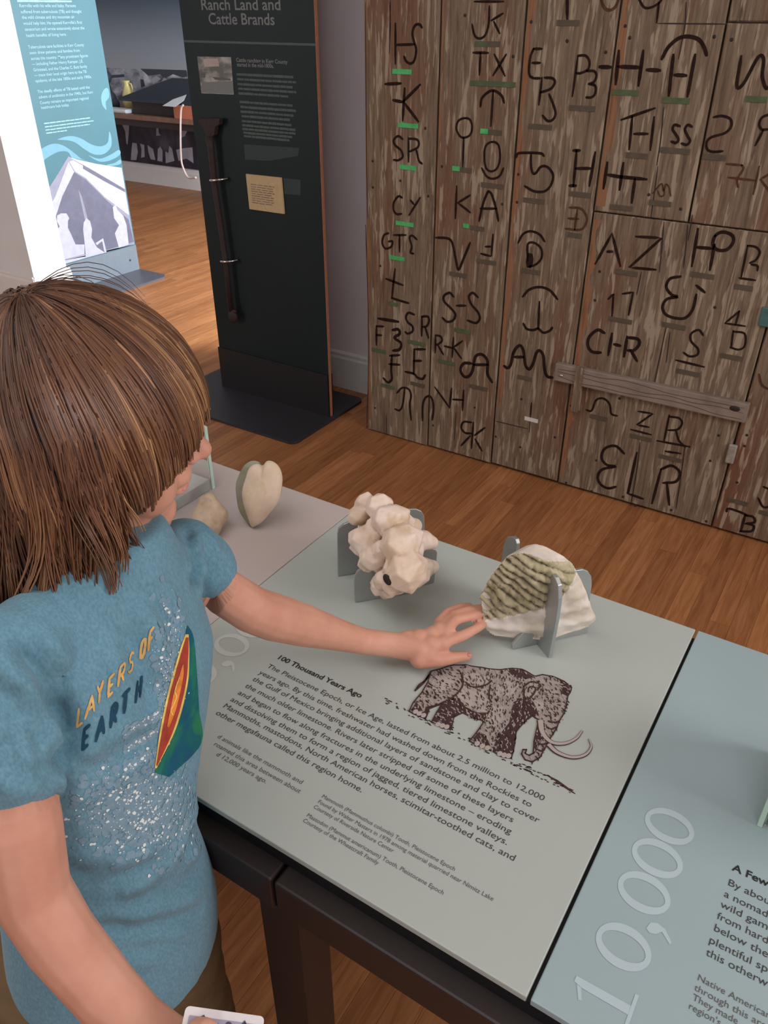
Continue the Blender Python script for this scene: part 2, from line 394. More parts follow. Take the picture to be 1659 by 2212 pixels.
def greek(bm, x0, x1, y, h, fn, nrm, ex):
    """a line of writing too small to read: word-long dashes; fn(u) -> point"""
    x = x0
    while x < x1-.004:
        w = min(random.uniform(.012, .045), x1-x)
        ribbon(bm, [fn(x, y), fn(x+w*.5, y+random.uniform(-.0006, .0006)), fn(x+w, y)], nrm, h*random.uniform(.75, 1)); x += w+.007

# ================================================================== ROOM
YW = 2.85        # wall line with the opening
floor = struct(boxo('floor', (-8.2, -2.6, -.08), (3.2, 6.2, -.012), 'desk_d'))
def floor_planks():
    bw = .0575; L = []
    x = -8.15; k = 0
    while x < 3.1:
        y = -2.5-random.random()*.9
        while y < 6.1:
            ln = random.uniform(.5, 1.5); y0, y1 = max(y, -2.55), min(y+ln, 6.12)
            if y1-y0 > .05: L.append((x, y0, y1))
            y += ln
        x += bw
    def score(b):
        best = 1e9
        for q in (b[1], (b[1]+b[2])/2, b[2]):
            p = Vector((b[0], q, 0))-CAM; d = p.dot(_f)
            if d > .2:
                sx = W/2+FPX*p.dot(_r)/d; sy = H/2-FPX*p.dot(_u)/d
                if -60 < sx < W+60 and -60 < sy < H+60: best = min(best, d)
        # covered by tabletop or behind the door
        if best < 1e9 and (b[1] > 2.6 and b[0] > -2.2 or (b[0] > -.8 and b[2] < .8 and b[0] < -.2 and False)): best += 50
        return best
    L.sort(key=score)
    bm = bmesh.new(); g = .0003
    box(bm, (-.5+g/bw, -.5, -.011), (.5-g/bw, .5, 0))
    proto = bpy.data.meshes.new('plank'); bm.to_mesh(proto); bm.free(); proto.materials.append(M['floor'])
    for i, (x, a, b) in enumerate(L[:290]):
        o = bpy.data.objects.new('plank', proto); COL.objects.link(o); o.parent = floor
        o.location = (x+bw/2, (a+b)/2, 0); o.scale = (bw, b-a-.0008, 1)
    bm = bmesh.new()
    for (x, a, b) in L[290:]: box(bm, (x+g, a+.0006, -.011), (x+bw-g, b-.0006, 0))
    o = bmo('plank_field', bm, 'floor', floor); o['kind'] = 'stuff'
floor_planks()
struct(boxo('ceiling', (-8.2, -2.6, 2.85), (3.2, 6.2, 2.95), 'ceiling'))
struct(boxo('wall_back', (-2.72, YW, 0), (3.2, YW+.22, 2.85), 'wall'))
wl = struct(boxo('wall_left', (-8.2, YW, 0), (-4.25, YW+.235, 2.85), 'wall_left'))
struct(boxo('wall_header', (-4.25, YW, 2.35), (-2.72, YW+.22, 2.85), 'wall'))
struct(boxo('wall_far', (-8.2, 6.0, 0), (3.2, 6.2, 2.85), 'wall'))
struct(boxo('wall_right', (3.1, -2.6, 0), (3.3, 6.2, 2.85), 'wall'))
struct(boxo('wall_side', (-8.3, -2.6, 0), (-8.1, 6.2, 2.85), 'wall'))
struct(boxo('wall_front', (-8.2, -2.7, 0), (3.2, -2.5, 2.85), 'wall'))
def baseboard(name, lo, hi, ax, sgn):
    """moulded baseboard profile swept along x or y"""
    prof = [(0, 0), (.018, 0), (.018, .145), (.013, .155), (.013, .168), (.006, .176), (0, .176)]
    pts = []
    for d, z in prof:
        pts.append(Vector((lo[0], lo[1]+sgn*d, z)) if ax == 'x' else Vector((lo[0]+sgn*d, lo[1], z)))
    off = (hi[0]-lo[0], 0, 0) if ax == 'x' else (0, hi[1]-lo[1], 0)
    return struct(prismo(name, pts, off, 'white'))
baseboard('baseboard_back', (-2.72, YW), (3.1, YW), 'x', -1)
baseboard('baseboard_left', (-8.1, YW), (-4.232, YW), 'x', -1)
baseboard('baseboard_jamb', (-4.25, YW-.018), (-4.25, YW+.253), 'y', 1)
baseboard('baseboard_far', (-8.1, 6.0), (3.1, 6.0), 'x', -1)
# mural printed on the far wall
mu = struct(boxo('mural_board_1', (-8.0, 5.985, .19), (-3.2, 6.0, 2.6), 'mural_dark'))  # board that carries the mural print
yv = 5.985
mk('mural_sky', [onY(150, 135, yv-.002), onY(520, 150, yv-.002), (-5.2, yv-.002, 2.55), (-7.9, yv-.002, 2.55)], [(0, 1, 2, 3)], 'mural_sky', mu)
# straight bands so that they run on behind the panels
mu.children[0].data.clear_geometry() if hasattr(mu.children[0].data, 'clear_geometry') else None
mu.children[0].data.from_pydata([(-7.98, yv-.002, 1.02), (-3.25, yv-.002, 1.02), (-3.25, yv-.002, 2.58), (-7.98, yv-.002, 2.58)], [], [(0, 1, 2, 3)])
mk('mural_herd', [(-7.98, yv-.002, .66), (-3.25, yv-.002, .66), (-3.25, yv-.002, 1.02), (-7.98, yv-.002, 1.02)], [(0, 1, 2, 3)], 'mural_herd', mu)
def crop(cx, cy, k): return lambda x, y: (cx+x/k, cy+y/k)
cD = crop(200, 40, 5.82)
for pts in ([(370, 1330), (460, 1335), (455, 1450), (440, 1585), (425, 1570), (410, 1420)], [(800, 1365), (825, 1365), (835, 1440), (860, 1470), (800, 1475)],
            [(1120, 1395), (1195, 1400), (1160, 1480), (1110, 1500)], [(500, 1560), (555, 1570), (570, 1680), (550, 1780), (480, 1780), (490, 1640)],
            [(595, 1570), (650, 1590), (655, 1740), (610, 1750), (615, 1640)], [(690, 1590), (760, 1640), (790, 1780), (730, 1770), (700, 1680)],
            [(820, 1640), (850, 1610), (880, 1660), (880, 1800), (815, 1790)], [(915, 1670), (950, 1690), (965, 1600), (1000, 1640), (1030, 1790), (920, 1820)],
            [(1050, 1650), (1140, 1630), (1255, 1620), (1270, 1820), (1180, 1760), (1080, 1790)]):
    mk('mural_figure', [onY(*cD(*p), yv-.004) for p in pts], [tuple(range(len(pts)))], 'mural_lt', mu)
for pts in ([(185, 715), (400, 700), (400, 735), (200, 750)], [(600, 630), (1180, 650), (1190, 730), (1130, 740), (1010, 700), (900, 760), (850, 700), (700, 720)],
            [(770, 900), (775, 835), (830, 815), (885, 850), (890, 900), (830, 905)], [(1030, 905), (1040, 840), (1090, 820), (1150, 850), (1130, 905)], [(600, 760), (640, 770), (660, 850), (610, 870)]):
    mk('mural_dark_shape', [onY(*cD(*p), yv-.004) for p in pts], [tuple(range(len(pts)))], 'mural_bk', mu)  # dark shapes belonging to the mural print
for pts in ([(900, 740), (960, 780), (1040, 760), (1130, 770), (1080, 820), (1030, 890), (890, 880), (860, 800)], [(740, 760), (800, 720), (860, 760), (760, 830)], [(790, 855), (835, 855), (835, 890), (790, 890)]):
    mk('mural_figure', [onY(*cD(*p), yv-.006) for p in pts], [tuple(range(len(pts)))], 'mural_lt', mu)

# ================================================================== FAR ROOM: desk and what stands on it
desk = empty('desk', 'long brown wooden desk against the photo mural in the room beyond', 'desk')
boxo('desk_top', (-7.6, 5.5, .655), (-4.9, 5.96, .695), 'desk', desk, .004)
boxo('apron', (-7.55, 5.53, .60), (-4.95, 5.55, .655), 'desk_d', desk)
for x, y in ((-7.5, 5.56), (-4.99, 5.56), (-7.5, 5.9), (-4.99, 5.9)): boxo('leg', (x-.03, y-.03, 0), (x+.03, y+.03, .655), 'desk_d', desk, .003)
dm = empty('slanted_display', 'black slanted reading board on a dark wooden box upon the desk', 'display')
a, b_, c_, d_ = Vector((-6.36, 5.53, .80)), Vector((-5.42, 5.53, .80)), Vector((-5.42, 5.92, .95)), Vector((-6.05, 5.92, .95))
prismo('slanted_board', [a, b_, c_, d_], (0, 0, .02), 'slope', dm)
boxo('stand_box', (-6.25, 5.58, .695), (-5.35, 5.9, .80), 'desk_d', dm, .003)
n = (b_-a).cross(d_-a).normalized()
def onslope(x, y): return onPl(*cD(x, y), a+Vector((0, 0, .021)), n)
pp = [onslope(*p) for p in ((880, 1100), (1010, 1020), (1180, 960), (1150, 1030), (1040, 1112))]
prismo('paper_label', pp, n*.002, 'paper', dm)
tag(boxo('terracotta_block', (-5.66, 5.505, .695), (-5.43, 5.575, .80), 'orange', None, .004), 'terracotta coloured block at the corner of the slanted board', 'block')
def lathe(name, c, prof, mat, parent=None, seg=20):
    bm = bmesh.new(); rows = []
    for r, z in prof: rows.append([bm.verts.new((c[0]+r*math.cos(k*2*math.pi/seg), c[1]+r*math.sin(k*2*math.pi/seg), c[2]+z)) for k in range(seg)])
    for p, q in zip(rows, rows[1:]):
        for k in range(seg): bm.faces.new((p[k], p[(k+1) % seg], q[(k+1) % seg], q[k]))
    bm.faces.new(rows[0][::-1]); bm.faces.new(rows[-1]); return bmo(name, bm, mat, parent, True)
vz = empty('jug', 'yellow glazed jug on the desk behind the slanted board', 'jug')
vp = onY(*cD(462, 1040), 5.78); vp.z = .695
lathe('jug_body', vp, [(.035, 0), (.052, .015), (.06, .07), (.055, .13), (.036, .18), (.026, .205), (.025, .225), (.033, .245), (.028, .242), (.02, .225)], 'vase', vz)
bm = bmesh.new(); tube(bm, [vp+Vector(q) for q in ((.026, 0, .225), (.056, 0, .22), (.068, 0, .185), (.05, 0, .135))], .007, 8); bmo('handle', bm, 'vase', vz, True)
fg = onY(*cD(250, 1130), 5.72); fg.z = .695
bm = bmesh.new(); limb(bm, [fg, fg+Vector((0, 0, .1))], [.075, .055]); ball(bm, fg+Vector((0, 0, .05)), (.09, .07, .05)); ball(bm, fg+Vector((-.035, 0, .27)), (.07, .06, .06)); tube(bm, [fg+Vector((0, 0, .1)), fg+Vector((-.03, 0, .26))], [.04, .02])
for v in bm.verts: v.co.z = max(v.co.z, .6955)
me = fuse(bm, .01, 3); tag(link('figurine', me, 'mural_bk', None, True), 'small dark figurine on the desk at the edge of the teal panel', 'figurine')
wh = onY(*cD(330, 1190), 5.56)
tag(boxo('white_tray', (wh.x-.2, 5.52, .695), (wh.x+.14, 5.64, .73), 'paper', None, .012), 'low white tray on the desk left of the slanted board', 'tray')
bm = bmesh.new(); cp = [onY(*cD(*q), 5.47) for q in ((1140, 1085), (1112, 1150), (1105, 1400), (1110, 1700), (1130, 1850), (1200, 1995))]
cp += [onY(*cD(1300, 2000), 5.44)]
tube(bm, spline(cp, 8), .0085, 8); tag(bmo('power_cord', bm, 'cord', None, True), 'pale cord hanging in a loop from the slanted board to the floor', 'cord')

# ================================================================== TEAL PANEL (parallel to the jamb)
XT = -4.33
tp = empty('teal_panel', 'teal free-standing text panel with tent photograph on a grey steel foot', 'panel')
zt = 2.5
y0, y1 = 3.135, 3.71
boxo('panel_board', (XT-.02, y0-.008, .165), (XT, y1, zt), 'teal', tp)
boxo('edge_strip', (XT-.021, y0-.013, .165), (XT+.001, y0-.008, zt), 'edge_wood', tp)
boxo('foot_plate', (XT-.012, y0, .012), (XT+.004, y1, .172), 'steel', tp)
bm = bmesh.new(); prism(bm, [(XT-.30, y0-.06, 0), (-4.11, y0-.06, 0), (-4.05, y0+.0, 0), (-4.05, y1-.04, 0), (-4.09, y1, 0), (XT-.30, y1, 0)], (0, 0, .012)); bmo('base_plate', bm, 'steel_d', tp)
cT = crop(0, 0, 3.352)
for q in ((555, 2005), (942, 1884)):
    p = onX(*cT(*q), XT+.004); bm = bmesh.new(); ball(bm, p, (.003, .008, .008)); bmo('screw', bm, 'screw', tp, True)
def teal_poly(name, pts, mat, h):
    return prismo(name, [onX(*cT(*p), XT+.0002) for p in pts], (h, 0, 0), mat, tp)
# photograph of a tent
ph = teal_poly('tent_photo', [(365, 1500), (335, 1390), (430, 1240), (495, 1130), (530, 1155), (690, 1185), (880, 1215), (973, 1765), (440, 1915)], 'tent_m', .0010)
def tsub(name, pts, mat, h): o = teal_poly(name, pts, mat, h); o.parent = ph; return o
tsub('tent_opening', [(535, 1245), (620, 1300), (760, 1440), (930, 1590), (968, 1750), (640, 1850), (400, 1760), (395, 1590), (450, 1420)], 'tent_d', .0014)
tsub('tent_flap', [(360, 1500), (400, 1420), (495, 1170), (535, 1245), (450, 1420), (395, 1590), (385, 1590)], 'tent_w', .0018)
tsub('tent_roof', [(500, 1140), (690, 1185), (880, 1215), (905, 1370), (760, 1285), (640, 1215)], 'tent_w', .0018)
tsub('tent_roof', [(530, 1160), (640, 1225), (760, 1300), (905, 1385), (935, 1560), (880, 1520), (760, 1430), (620, 1290), (540, 1240), (500, 1170)], 'tent_w', .0018)
tsub('tent_seam', [(600, 1195), (760, 1285), (900, 1370), (905, 1392), (750, 1310), (600, 1222)], 'tent_d', .0022)
tsub('tent_pole', [(565, 1370), (590, 1420), (632, 1580), (615, 1600)], 'tent_m', .0018)
tsub('seated_man', [(410, 1600), (412, 1560), (440, 1545), (480, 1545), (500, 1580), (490, 1600), (490, 1650), (515, 1700), (545, 1770), (610, 1770), (610, 1840), (440, 1885), (410, 1770), (395, 1690), (430, 1640)], 'tent_w', .0022)
tsub('seated_child', [(605, 1610), (625, 1580), (650, 1600), (665, 1660), (660, 1720), (700, 1790), (760, 1830), (620, 1865), (610, 1750), (600, 1660)], 'tent_w', .0022)
tsub('standing_woman', [(815, 1500), (835, 1480), (850, 1520), (890, 1560), (915, 1630), (930, 1770), (860, 1795), (830, 1690), (860, 1630), (825, 1580)], 'tent_w', .0022)
tsub('chair_frame', [(690, 1760), (745, 1725), (770, 1825), (755, 1828), (738, 1745), (700, 1775)], 'tent_w', .0024)
tsub('photo_floor', [(440, 1890), (640, 1840), (760, 1830), (973, 1765), (973, 1768), (442, 1918)], 'tent_w', .0016)
def wave(pts): teal_poly('wave_graphic', [tuple(p) for p in spline(pts, 4, True)], 'wave', .0006)
wave([(270, 1110), (330, 1060), (400, 1040), (470, 1060), (540, 1110), (590, 1150), (640, 1165), (560, 1150), (520, 1145), (490, 1100), (420, 1100), (330, 1150), (290, 1190)])
wave([(415, 1010), (500, 985), (580, 1000), (660, 1045), (730, 1060), (780, 1030), (790, 950), (808, 1010), (800, 1070), (750, 1115), (680, 1118), (610, 1080), (540, 1030), (480, 1015)])
wave([(640, 1125), (720, 1150), (800, 1120), (860, 1085), (868, 1120), (800, 1160), (720, 1170)])
wave([(770, 1195), (830, 1180), (870, 1155), (874, 1185), (820, 1200)])
wave([(780, 640), (750, 650), (732, 700), (740, 760), (770, 795), (765, 740), (790, 700)])
bm = bmesh.new()
TL = [(140, 52, 548, 'Kerrville with his wife and baby. Parsons'), (150, 96, 590, 'suffered from tuberculosis (TB) and thought'), (160, 137, 540, 'the mild climate and dry mountain air'),
      (170, 180, 595, 'would help him. He opened Kerrville\'s first'), (180, 223, 612, 'sanatorium and wrote extensively about the'), (190, 268, 482, 'health benefits of living here.'),
      (205, 352, 610, 'Tuberculosis care facilities in Kerr County'), (215, 393, 580, 'soon drew patients and families from'), (225, 435, 640, 'across the country. Many prominent figures'), (232, 475, 605, '\u2014 including Father Henry Kemper, J.E.'),
      (242, 517, 635, 'Grinstead, and the Charles C. Butt family'), (250, 556, 630, '\u2014 trace their local origin here to the TB'), (258, 597, 668, 'epidemic of the late 1800s and early 1900s.'),
      (272, 675, 655, 'The deadly effects of TB lasted until the'), (282, 714, 680, 'advent of antibiotics in the 1940s, but Kerr'), (290, 755, 648, 'County remains an important regional'), (298, 790, 505, 'healthcare hub today.')]
for x, y, xe in ((128, 14, 515), (322, 900, 655), (328, 925, 690), (332, 948, 655), (338, 970, 485)):
    p, q = onX(*cT(x, y), XT), onX(*cT(xe, y-8), XT)
    greek(bm, p.y, q.y, p.z+.004, .010 if y < 50 else .0065, lambda u, z: Vector((XT+.0006, u, z)), (1, 0, 0), None)
for x, y, xe, s in TL:
    p, q = onX(*cT(x, y), XT), onX(*cT(xe, y-8), XT)
    text_bm(bm, s, (XT, p.y, p.z), (0, 1, 0), (0, 0, 1), .0155 if y < 850 else .0095, q.y-p.y, .01, thick=.0008)
bmo('panel_text', bm, 'teal_txt', tp)['kind'] = 'stuff'

# ================================================================== DARK GREEN PANEL
YP = 2.53
dp = empty('dark_panel', 'tall dark green free-standing text panel about ranch land on a charcoal base', 'panel')
px0, px1 = -2.5, -1.885
boxo('panel_board', (px0, YP, .012), (px1, YP+.016, 2.35), 'panel_dark', dp)
boxo('wood_edge', (px1, YP+.001, .012), (px1+.003, YP+.0155, 2.35), 'edge_wood', dp)
boxo('front_bracket', (px0-.004, YP-.006, .012), (px1-.002, YP, .205), 'panel_band', dp)
boxo('rear_bracket', (px0-.004, YP+.016, .012), (px1+.004, YP+.022, .205), 'panel_band', dp)
def rr(x0, y0, x1, y1, r, n=6):
    out = []
    for cx, cy, a0 in ((x1-r, y0+r, -90), (x1-r, y1-r, 0), (x0+r, y1-r, 90), (x0+r, y0+r, 180)):
        out += [(cx+r*math.cos(math.radians(a0+90*k/n)), cy+r*math.sin(math.radians(a0+90*k/n))) for k in range(n+1)]
    return out
prismo('base_plate', [(x, y, 0) for x, y in rr(-2.66, 2.245, -1.862, 2.765, .035)], (0, 0, .012), 'base_dark', dp)
cP = crop(360, 0, 3.7705)
fP = lambda x, y: onY(*cP(x, y), YP)
for s, a, b_ in (('Ranch Land and', (280, 80), (928, 66)), ('Cattle Brands', (343, 196), (880, 193))):
    bm = bmesh.new(); p, q = fP(*a), fP(*b_); text_bm(bm, s, (p.x, YP, p.z), (1, 0, 0), (0, 0, 1), .036, q.x-p.x, .012); bmo('title_line', bm, 'grey_txt', dp)
bm = bmesh.new(); p, q = fP(135, 335), fP(1160, 340); ribbon(bm, [(px0+.002, YP, p.z), (px1-.002, YP, p.z)], (0, -1, 0), .007); bmo('rule_line', bm, 'grey_dim', dp)
o = prismo('archive_photo', [fP(*p) for p in ((250, 460), (525, 465), (547, 770), (285, 760))], (0, -.0012, 0), 'photo_g', dp)
for pts, m_ in ((((300, 480), (420, 475), (430, 540), (310, 545)), 'sepia_light'), (((265, 590), (320, 595), (315, 635), (270, 630)), 'ink_s'), (((370, 625), (520, 640), (525, 655), (400, 650)), 'ink_s'), (((290, 670), (535, 660), (545, 765), (288, 755)), 'grey_txt')):
    c = prismo('photo_tone', [fP(*p) for p in pts], (0, -.0016, 0), m_, o)
bm = bmesh.new()
for s, a, b_ in (('Cattle ranching in Kerr County', (568, 503), (985, 500)), ('started in the mid-1800s.', (573, 540), (872, 540))):
    p, q = fP(*a), fP(*b_); text_bm(bm, s, (p.x, YP, p.z), (1, 0, 0), (0, 0, 1), .013, q.x-p.x, .02)
bmo('panel_heading', bm, 'grey_txt', dp)
bm = bmesh.new()
def fl(x, z): return Vector((x, YP, z))
for y, xa, xb in ((605, 575, 1025), (645, 580, 1050), (685, 582, 1030), (722, 588, 1050), (760, 590, 998), (830, 600, 1020), (870, 605, 1048), (908, 607, 1028), (945, 615, 998), (985, 617, 1018), (1020, 620, 1048), (1050, 622, 1045), (1080, 630, 1030), (1108, 635, 995)):
    p, q = fP(xa, y), fP(xb, y+6); greek(bm, p.x, q.x, p.z, .0085, fl, (0, -1, 0), None)
bmo('panel_text', bm, 'grey_dim', dp)['kind'] = 'stuff'
for pts in (((630, 1175), (1080, 1205), (1070, 1270), (830, 1310), (640, 1300)), ((950, 1450), (1092, 1465), (1090, 1590), (960, 1580))):
    prismo('faint_box', [fP(*p) for p in pts], (0, -.0006, 0), 'faint', dp)
pl = prismo('plaque', [fP(*p) for p in ((655, 1415), (940, 1445), (965, 1740), (685, 1700))], (0, -.008, 0), 'plaque', dp)
bm = bmesh.new()
p, q = fP(670, 1450), fP(950, 1720)
for i in range(9):
    z = p.z-.02-i*(p.z-q.z-.03)/9.; greek(bm, p.x+.015, q.x-.03+random.uniform(-.02, 0), z, .004, lambda x, zz: Vector((x, YP-.008, zz)), (0, -1, 0), None)
bmo('plaque_text', bm, 'batten', pl)
bi = empty('branding_iron', 'long rusty branding iron clipped upright on the dark green panel', 'branding iron')
yb = YP-.028
fB = lambda x, y: onY(*cP(x, y), yb)
a = [fB(*p) for p in ((258, 965), (430, 965), (425, 1015), (395, 1030), (385, 1100), (352, 1130), (318, 1100), (290, 1030), (262, 1010))]
prismo('brand_head', a, (0, .02, 0), 'rust', bi)
cQ = crop(400, 500, 3.7705)
bm = bmesh.new(); tube(bm, [fB(345, 1110), fB(360, 1200), fB(385, 1470), onY(*cQ(330, 240), yb), onY(*cQ(375, 650), yb)], [.018, .014, .012, .011, .012], 10); bmo('shaft', bm, 'rust', bi, True)
p = onY(*cQ(390, 692), yb); bm = bmesh.new(); ball(bm, p, (.024, .016, .03)); tube(bm, [p+Vector((-.02, 0, .024)), p+Vector((.02, 0, .024))], .008); bmo('end_knob', bm, 'rust', bi, True)
for q in (fB(400, 1464), onY(*cQ(335, 240), yb)):
    bm = bmesh.new(); tube(bm, spline([q+Vector((.045, .026, .006)), q+Vector((.03, -.008, .004)), q+Vector((0, -.016, 0)), q+Vector((-.022, -.008, -.003)), q+Vector((-.02, .01, -.003))], 5), .0048, 8); bmo('clip', bm, 'chrome', dp, True)

# ================================================================== BARN DOOR WITH BRANDS
YD = 2.53; TD = .03
door = empty('branded_barn_door', 'weathered grey-brown plank barn door covered in burnt cattle brands', 'door')
fD = lambda x, y: onY(x, y, YD)
def gx(a, b): # vertical joint through two pixels -> x at bottom/top as line
    p, q = fD(*a), fD(*b); return lambda z: p.x+(q.x-p.x)*(z-p.z)/(q.z-p.z)
J = [gx((784, 0), (794, 930)), gx((953, 0), (923, 965)), gx((1138, 0), (1060, 1000)), gx((1342, 0), (1203, 1046)), gx((1578, 0), (1486, 481)), None]
zh = (fD(1290, 458).z+fD(1659, 506).z)/2; zt1 = fD(1540, 50).z
ztop = 2.3; gp = .0028
jr = gx((1656, 705), (1535, 1141))
def plank(xa0, xa1, xb0, xb1, z0, z1, nm='plank', y=YD):
    """quad plank: left edge xa0 (bottom) xa1 (top), right edge xb0, xb1, bevelled arrises"""
    e = .003
    bm = bmesh.new(); pts = lambda d, yy: [bm.verts.new((xa0+gp+d, yy, z0+d)), bm.verts.new((xb0-gp-d, yy, z0+d)), bm.verts.new((xb1-gp-d, yy, z1-d)), bm.verts.new((xa1+gp+d, yy, z1-d))]
    A, B, C = pts(e, y), pts(0, y+e), pts(0, y+TD)
    bm.faces.new(A)
    for p, q in ((A, B), (B, C)):
        for k in range(4): bm.faces.new((p[k], p[(k+1) % 4], q[(k+1) % 4], q[k]))
    bm.faces.new(C[::-1]); return bmo(nm, bm, 'barn', door)
for i in range(3): plank(J[i](0), J[i](ztop), J[i+1](0), J[i+1](ztop), .004+.004*i, ztop)
rgt = .62
plank(J[3](.01), J[3](zh), jr(.01), jr(zh), .01, zh)                                    # lower hatch
plank(J[3](zh), J[3](ztop), J[4](zh), J[4](ztop), zh+.004, ztop)
plank(J[4](zh), J[4](zt1), J[4](zh)+.26, J[4](zt1)+.26, zh+.004, zt1)
plank(J[4](zt1), J[4](ztop), J[4](zt1)+.26, J[4](ztop)+.26, zt1+.004, ztop)
plank(J[4](zh)+.26, J[4](ztop)+.26, J[4](zh)+.55, J[4](ztop)+.55, zh+.004, ztop)
plank(jr(.01), jr(zh), jr(.01)+.22, jr(zh)+.24, .01, zh)
plank(jr(.01)+.22, jr(zh)+.24, jr(.01)+.5, jr(zh)+.5, .01, zh)
def worn(jf, z0, z1, w, seed):
    rd = random.Random(seed); bm = bmesh.new(); n = 26
    a = [bm.verts.new((jf(z0+(z1-z0)*k/n)+gp+.0035, YD-.0004, z0+(z1-z0)*k/n)) for k in range(n+1)]
    b = [bm.verts.new((jf(z0+(z1-z0)*k/n)+gp+.004+w*rd.uniform(.35, 1.15), YD-.0003, z0+(z1-z0)*k/n)) for k in range(n+1)]
    for k in range(n): bm.faces.new((a[k], b[k], b[k+1], a[k+1]))
    bmo('worn_edge', bm, 'worn', door)
worn(J[2], .25, 2.2, .020, 1); worn(J[3], zh+.02, 2.2, .026, 2); worn(J[3], .03, zh-.02, .024, 3); worn(J[1], .6, 1.6, .006, 4); worn(J[0], .05, 2.0, .010, 5)
boxo('back_frame', (J[0](0)+.02, YD+TD, .02), (.5, YD+TD+.03, ztop-.05), 'batten', door)
# fine surface cracks
c4, c5, c6, c7 = crop(780, 0, 3.6065), crop(1200, 0, 3.6144), crop(780, 480, 3.6065), crop(1200, 480, 3.0719)
crk = [(c4, [(230, 0), (222, 300)]), (c4, [(225, 20), (228, 180), (220, 420)]), (c7, [(735, 690), (695, 880), (655, 1070)]), (c5, [(845, 840), (820, 1100), (790, 1290)]), (c5, [(800, 1300), (745, 1700)]),
       (c5, [(1020, 20), (1010, 200), (960, 460)]), (c5, [(1070, 1680), (1035, 1879)]), (c7, [(720, 0), (690, 330)]), (c7, [(560, 1460), (540, 1640), (500, 1880)]), (c7, [(880, 20), (850, 300)]), (c7, [(860, 1480), (830, 1700), (800, 1900)]),
       (c6, [(35, 20), (60, 900), (45, 1600)]), (c4, [(35, 20), (40, 900), (50, 1700)]), (c6, [(1050, 1550), (1300, 1610)]), (c6, [(195, 1500), (200, 1650)]), (c7, [(570, 330), (540, 480)]), (c7, [(760, 730), (735, 930)]),
       (c5, [(800, 183), (1330, 188)]), (c6, [(740, 1480), (725, 1700)]), (c6, [(1330, 1400), (1310, 1640)])]
bm = bmesh.new()
for c, pts in crk: ribbon(bm, [fD(*c(*p)) for p in spline(pts, 6)], (0, -1, 0), .0035, .0004)
bmo('surface_crack', bm, 'nail', door)
G = []   # (crop, width, mark, strokes); strokes: ('s' curved | 'l' straight | 'c' closed, points)
def gl(c, *st, w=20, m='brand'): G.append((c, w, m, st))
s_, l_, o_ = 's', 'l', 'c'
def T(t): 
    out = []
    for part in t.split(';'):
        part = part.split(); out.append((part[0], [tuple(map(float, q.split(','))) for q in part[1:]]))
    return out
def A(c, t, w=20, m='brand'): G.append((c, w, m, T(t)))
A(c4, 'l 268,185 268,495;l 268,350 415,345;s 475,215 455,190 420,200 400,260 415,330 430,390 415,470 385,495 350,475 335,440')
A(c4, 'l 885,12 1110,12;s 1000,50 995,180 970,270 925,300 885,275 865,190;l 1105,105 1015,160;l 1035,170 1080,260', 18)
A(c4, 'l 875,410 990,412;l 930,412 922,580;l 1040,425 1120,590;l 1130,425 1030,585', 20)
A(c4, 's 930,830 945,760 1020,705 1090,740 1115,800;l 1030,710 1012,980')
A(c4, 'c 810,920 760,940 742,1000 770,1060 805,1072 850,1050 866,990 850,935;l 800,1072 792,1300', 17)
A(c4, 'c 1020,1105 970,1140 960,1230 975,1310 1015,1335 1060,1310 1083,1230 1070,1130;s 940,1310 980,1375 1030,1392 1080,1370 1110,1310', 17)
A(c4, 'l 1410,380 1345,380;s 1345,380 1320,440 1308,540 1315,590 1345,610;l 1345,610 1395,610;l 1335,490 1395,490')
A(c4, 'l 1410,605 1385,815;s 1430,605 1490,610 1510,640 1480,690 1400,720;s 1465,735 1500,820 1515,890 1490,935 1450,940 1415,900')
A(c4, 'l 190,655 310,650;l 340,690 325,935;l 460,660 330,790;l 250,780 325,795;l 335,800 445,945', 24)
A(c4, 's 325,1085 290,1060 255,1090 265,1130 310,1170 325,1220 290,1248 255,1245;l 370,1075 370,1260;s 370,1080 430,1085 450,1110 440,1150 380,1180;s 430,1160 450,1250 475,1275', 18)
A(c4, 's 1210,1225 1225,1195 1300,1190 1400,1195 1425,1215;s 1325,1200 1325,1300 1340,1350 1365,1345 1400,1300 1450,1300 1495,1360 1480,1440 1430,1490 1350,1490 1275,1450')
A(c4, 's 320,1540 290,1530 255,1580 255,1640 280,1668 315,1665;l 385,1560 410,1590;l 460,1540 375,1675', 18)
A(c4, 'l 745,1450 735,1700;l 850,1520 755,1580 850,1655', 19)
A(c4, 's 920,1720 950,1590 985,1500 1000,1495 1020,1520 1050,1620 1070,1720;l 930,1625 1055,1625', 19)
A(c5, 'l 92,-30 92,145', 26)
A(c5, 's 350,-30 375,50 420,80 470,50 500,-30', 22, 'brand_light')
A(c5, 's 650,-10 690,55 740,60 800,30 830,-5;l 808,20 790,175', 18)
A(c5, 'l 175,440 132,750;s 175,435 235,435 265,480 255,540 200,570 165,572;s 245,555 300,555 320,590 300,640 260,655;s 260,655 310,670 310,730 280,760 240,760', 19)
A(c5, 'l 345,522 430,525;l 495,400 470,655;l 685,400 648,665;l 490,520 665,527;l 715,545 815,550', 30)
A(c5, 's 830,460 880,370 960,300 1040,285 1120,310 1160,370 1180,430;l 920,430 905,560 885,745;l 1090,430 1060,590 1030,750;l 930,585 1020,590', 28)
A(c5, 's 1450,440 1415,670 1470,650 1580,450 1625,460 1615,600 1659,690 1740,500', 26)
A(c5, 'l 515,935 775,845;l 600,910 575,1165;l 770,915 740,1170;l 615,1045 720,1045', 22)
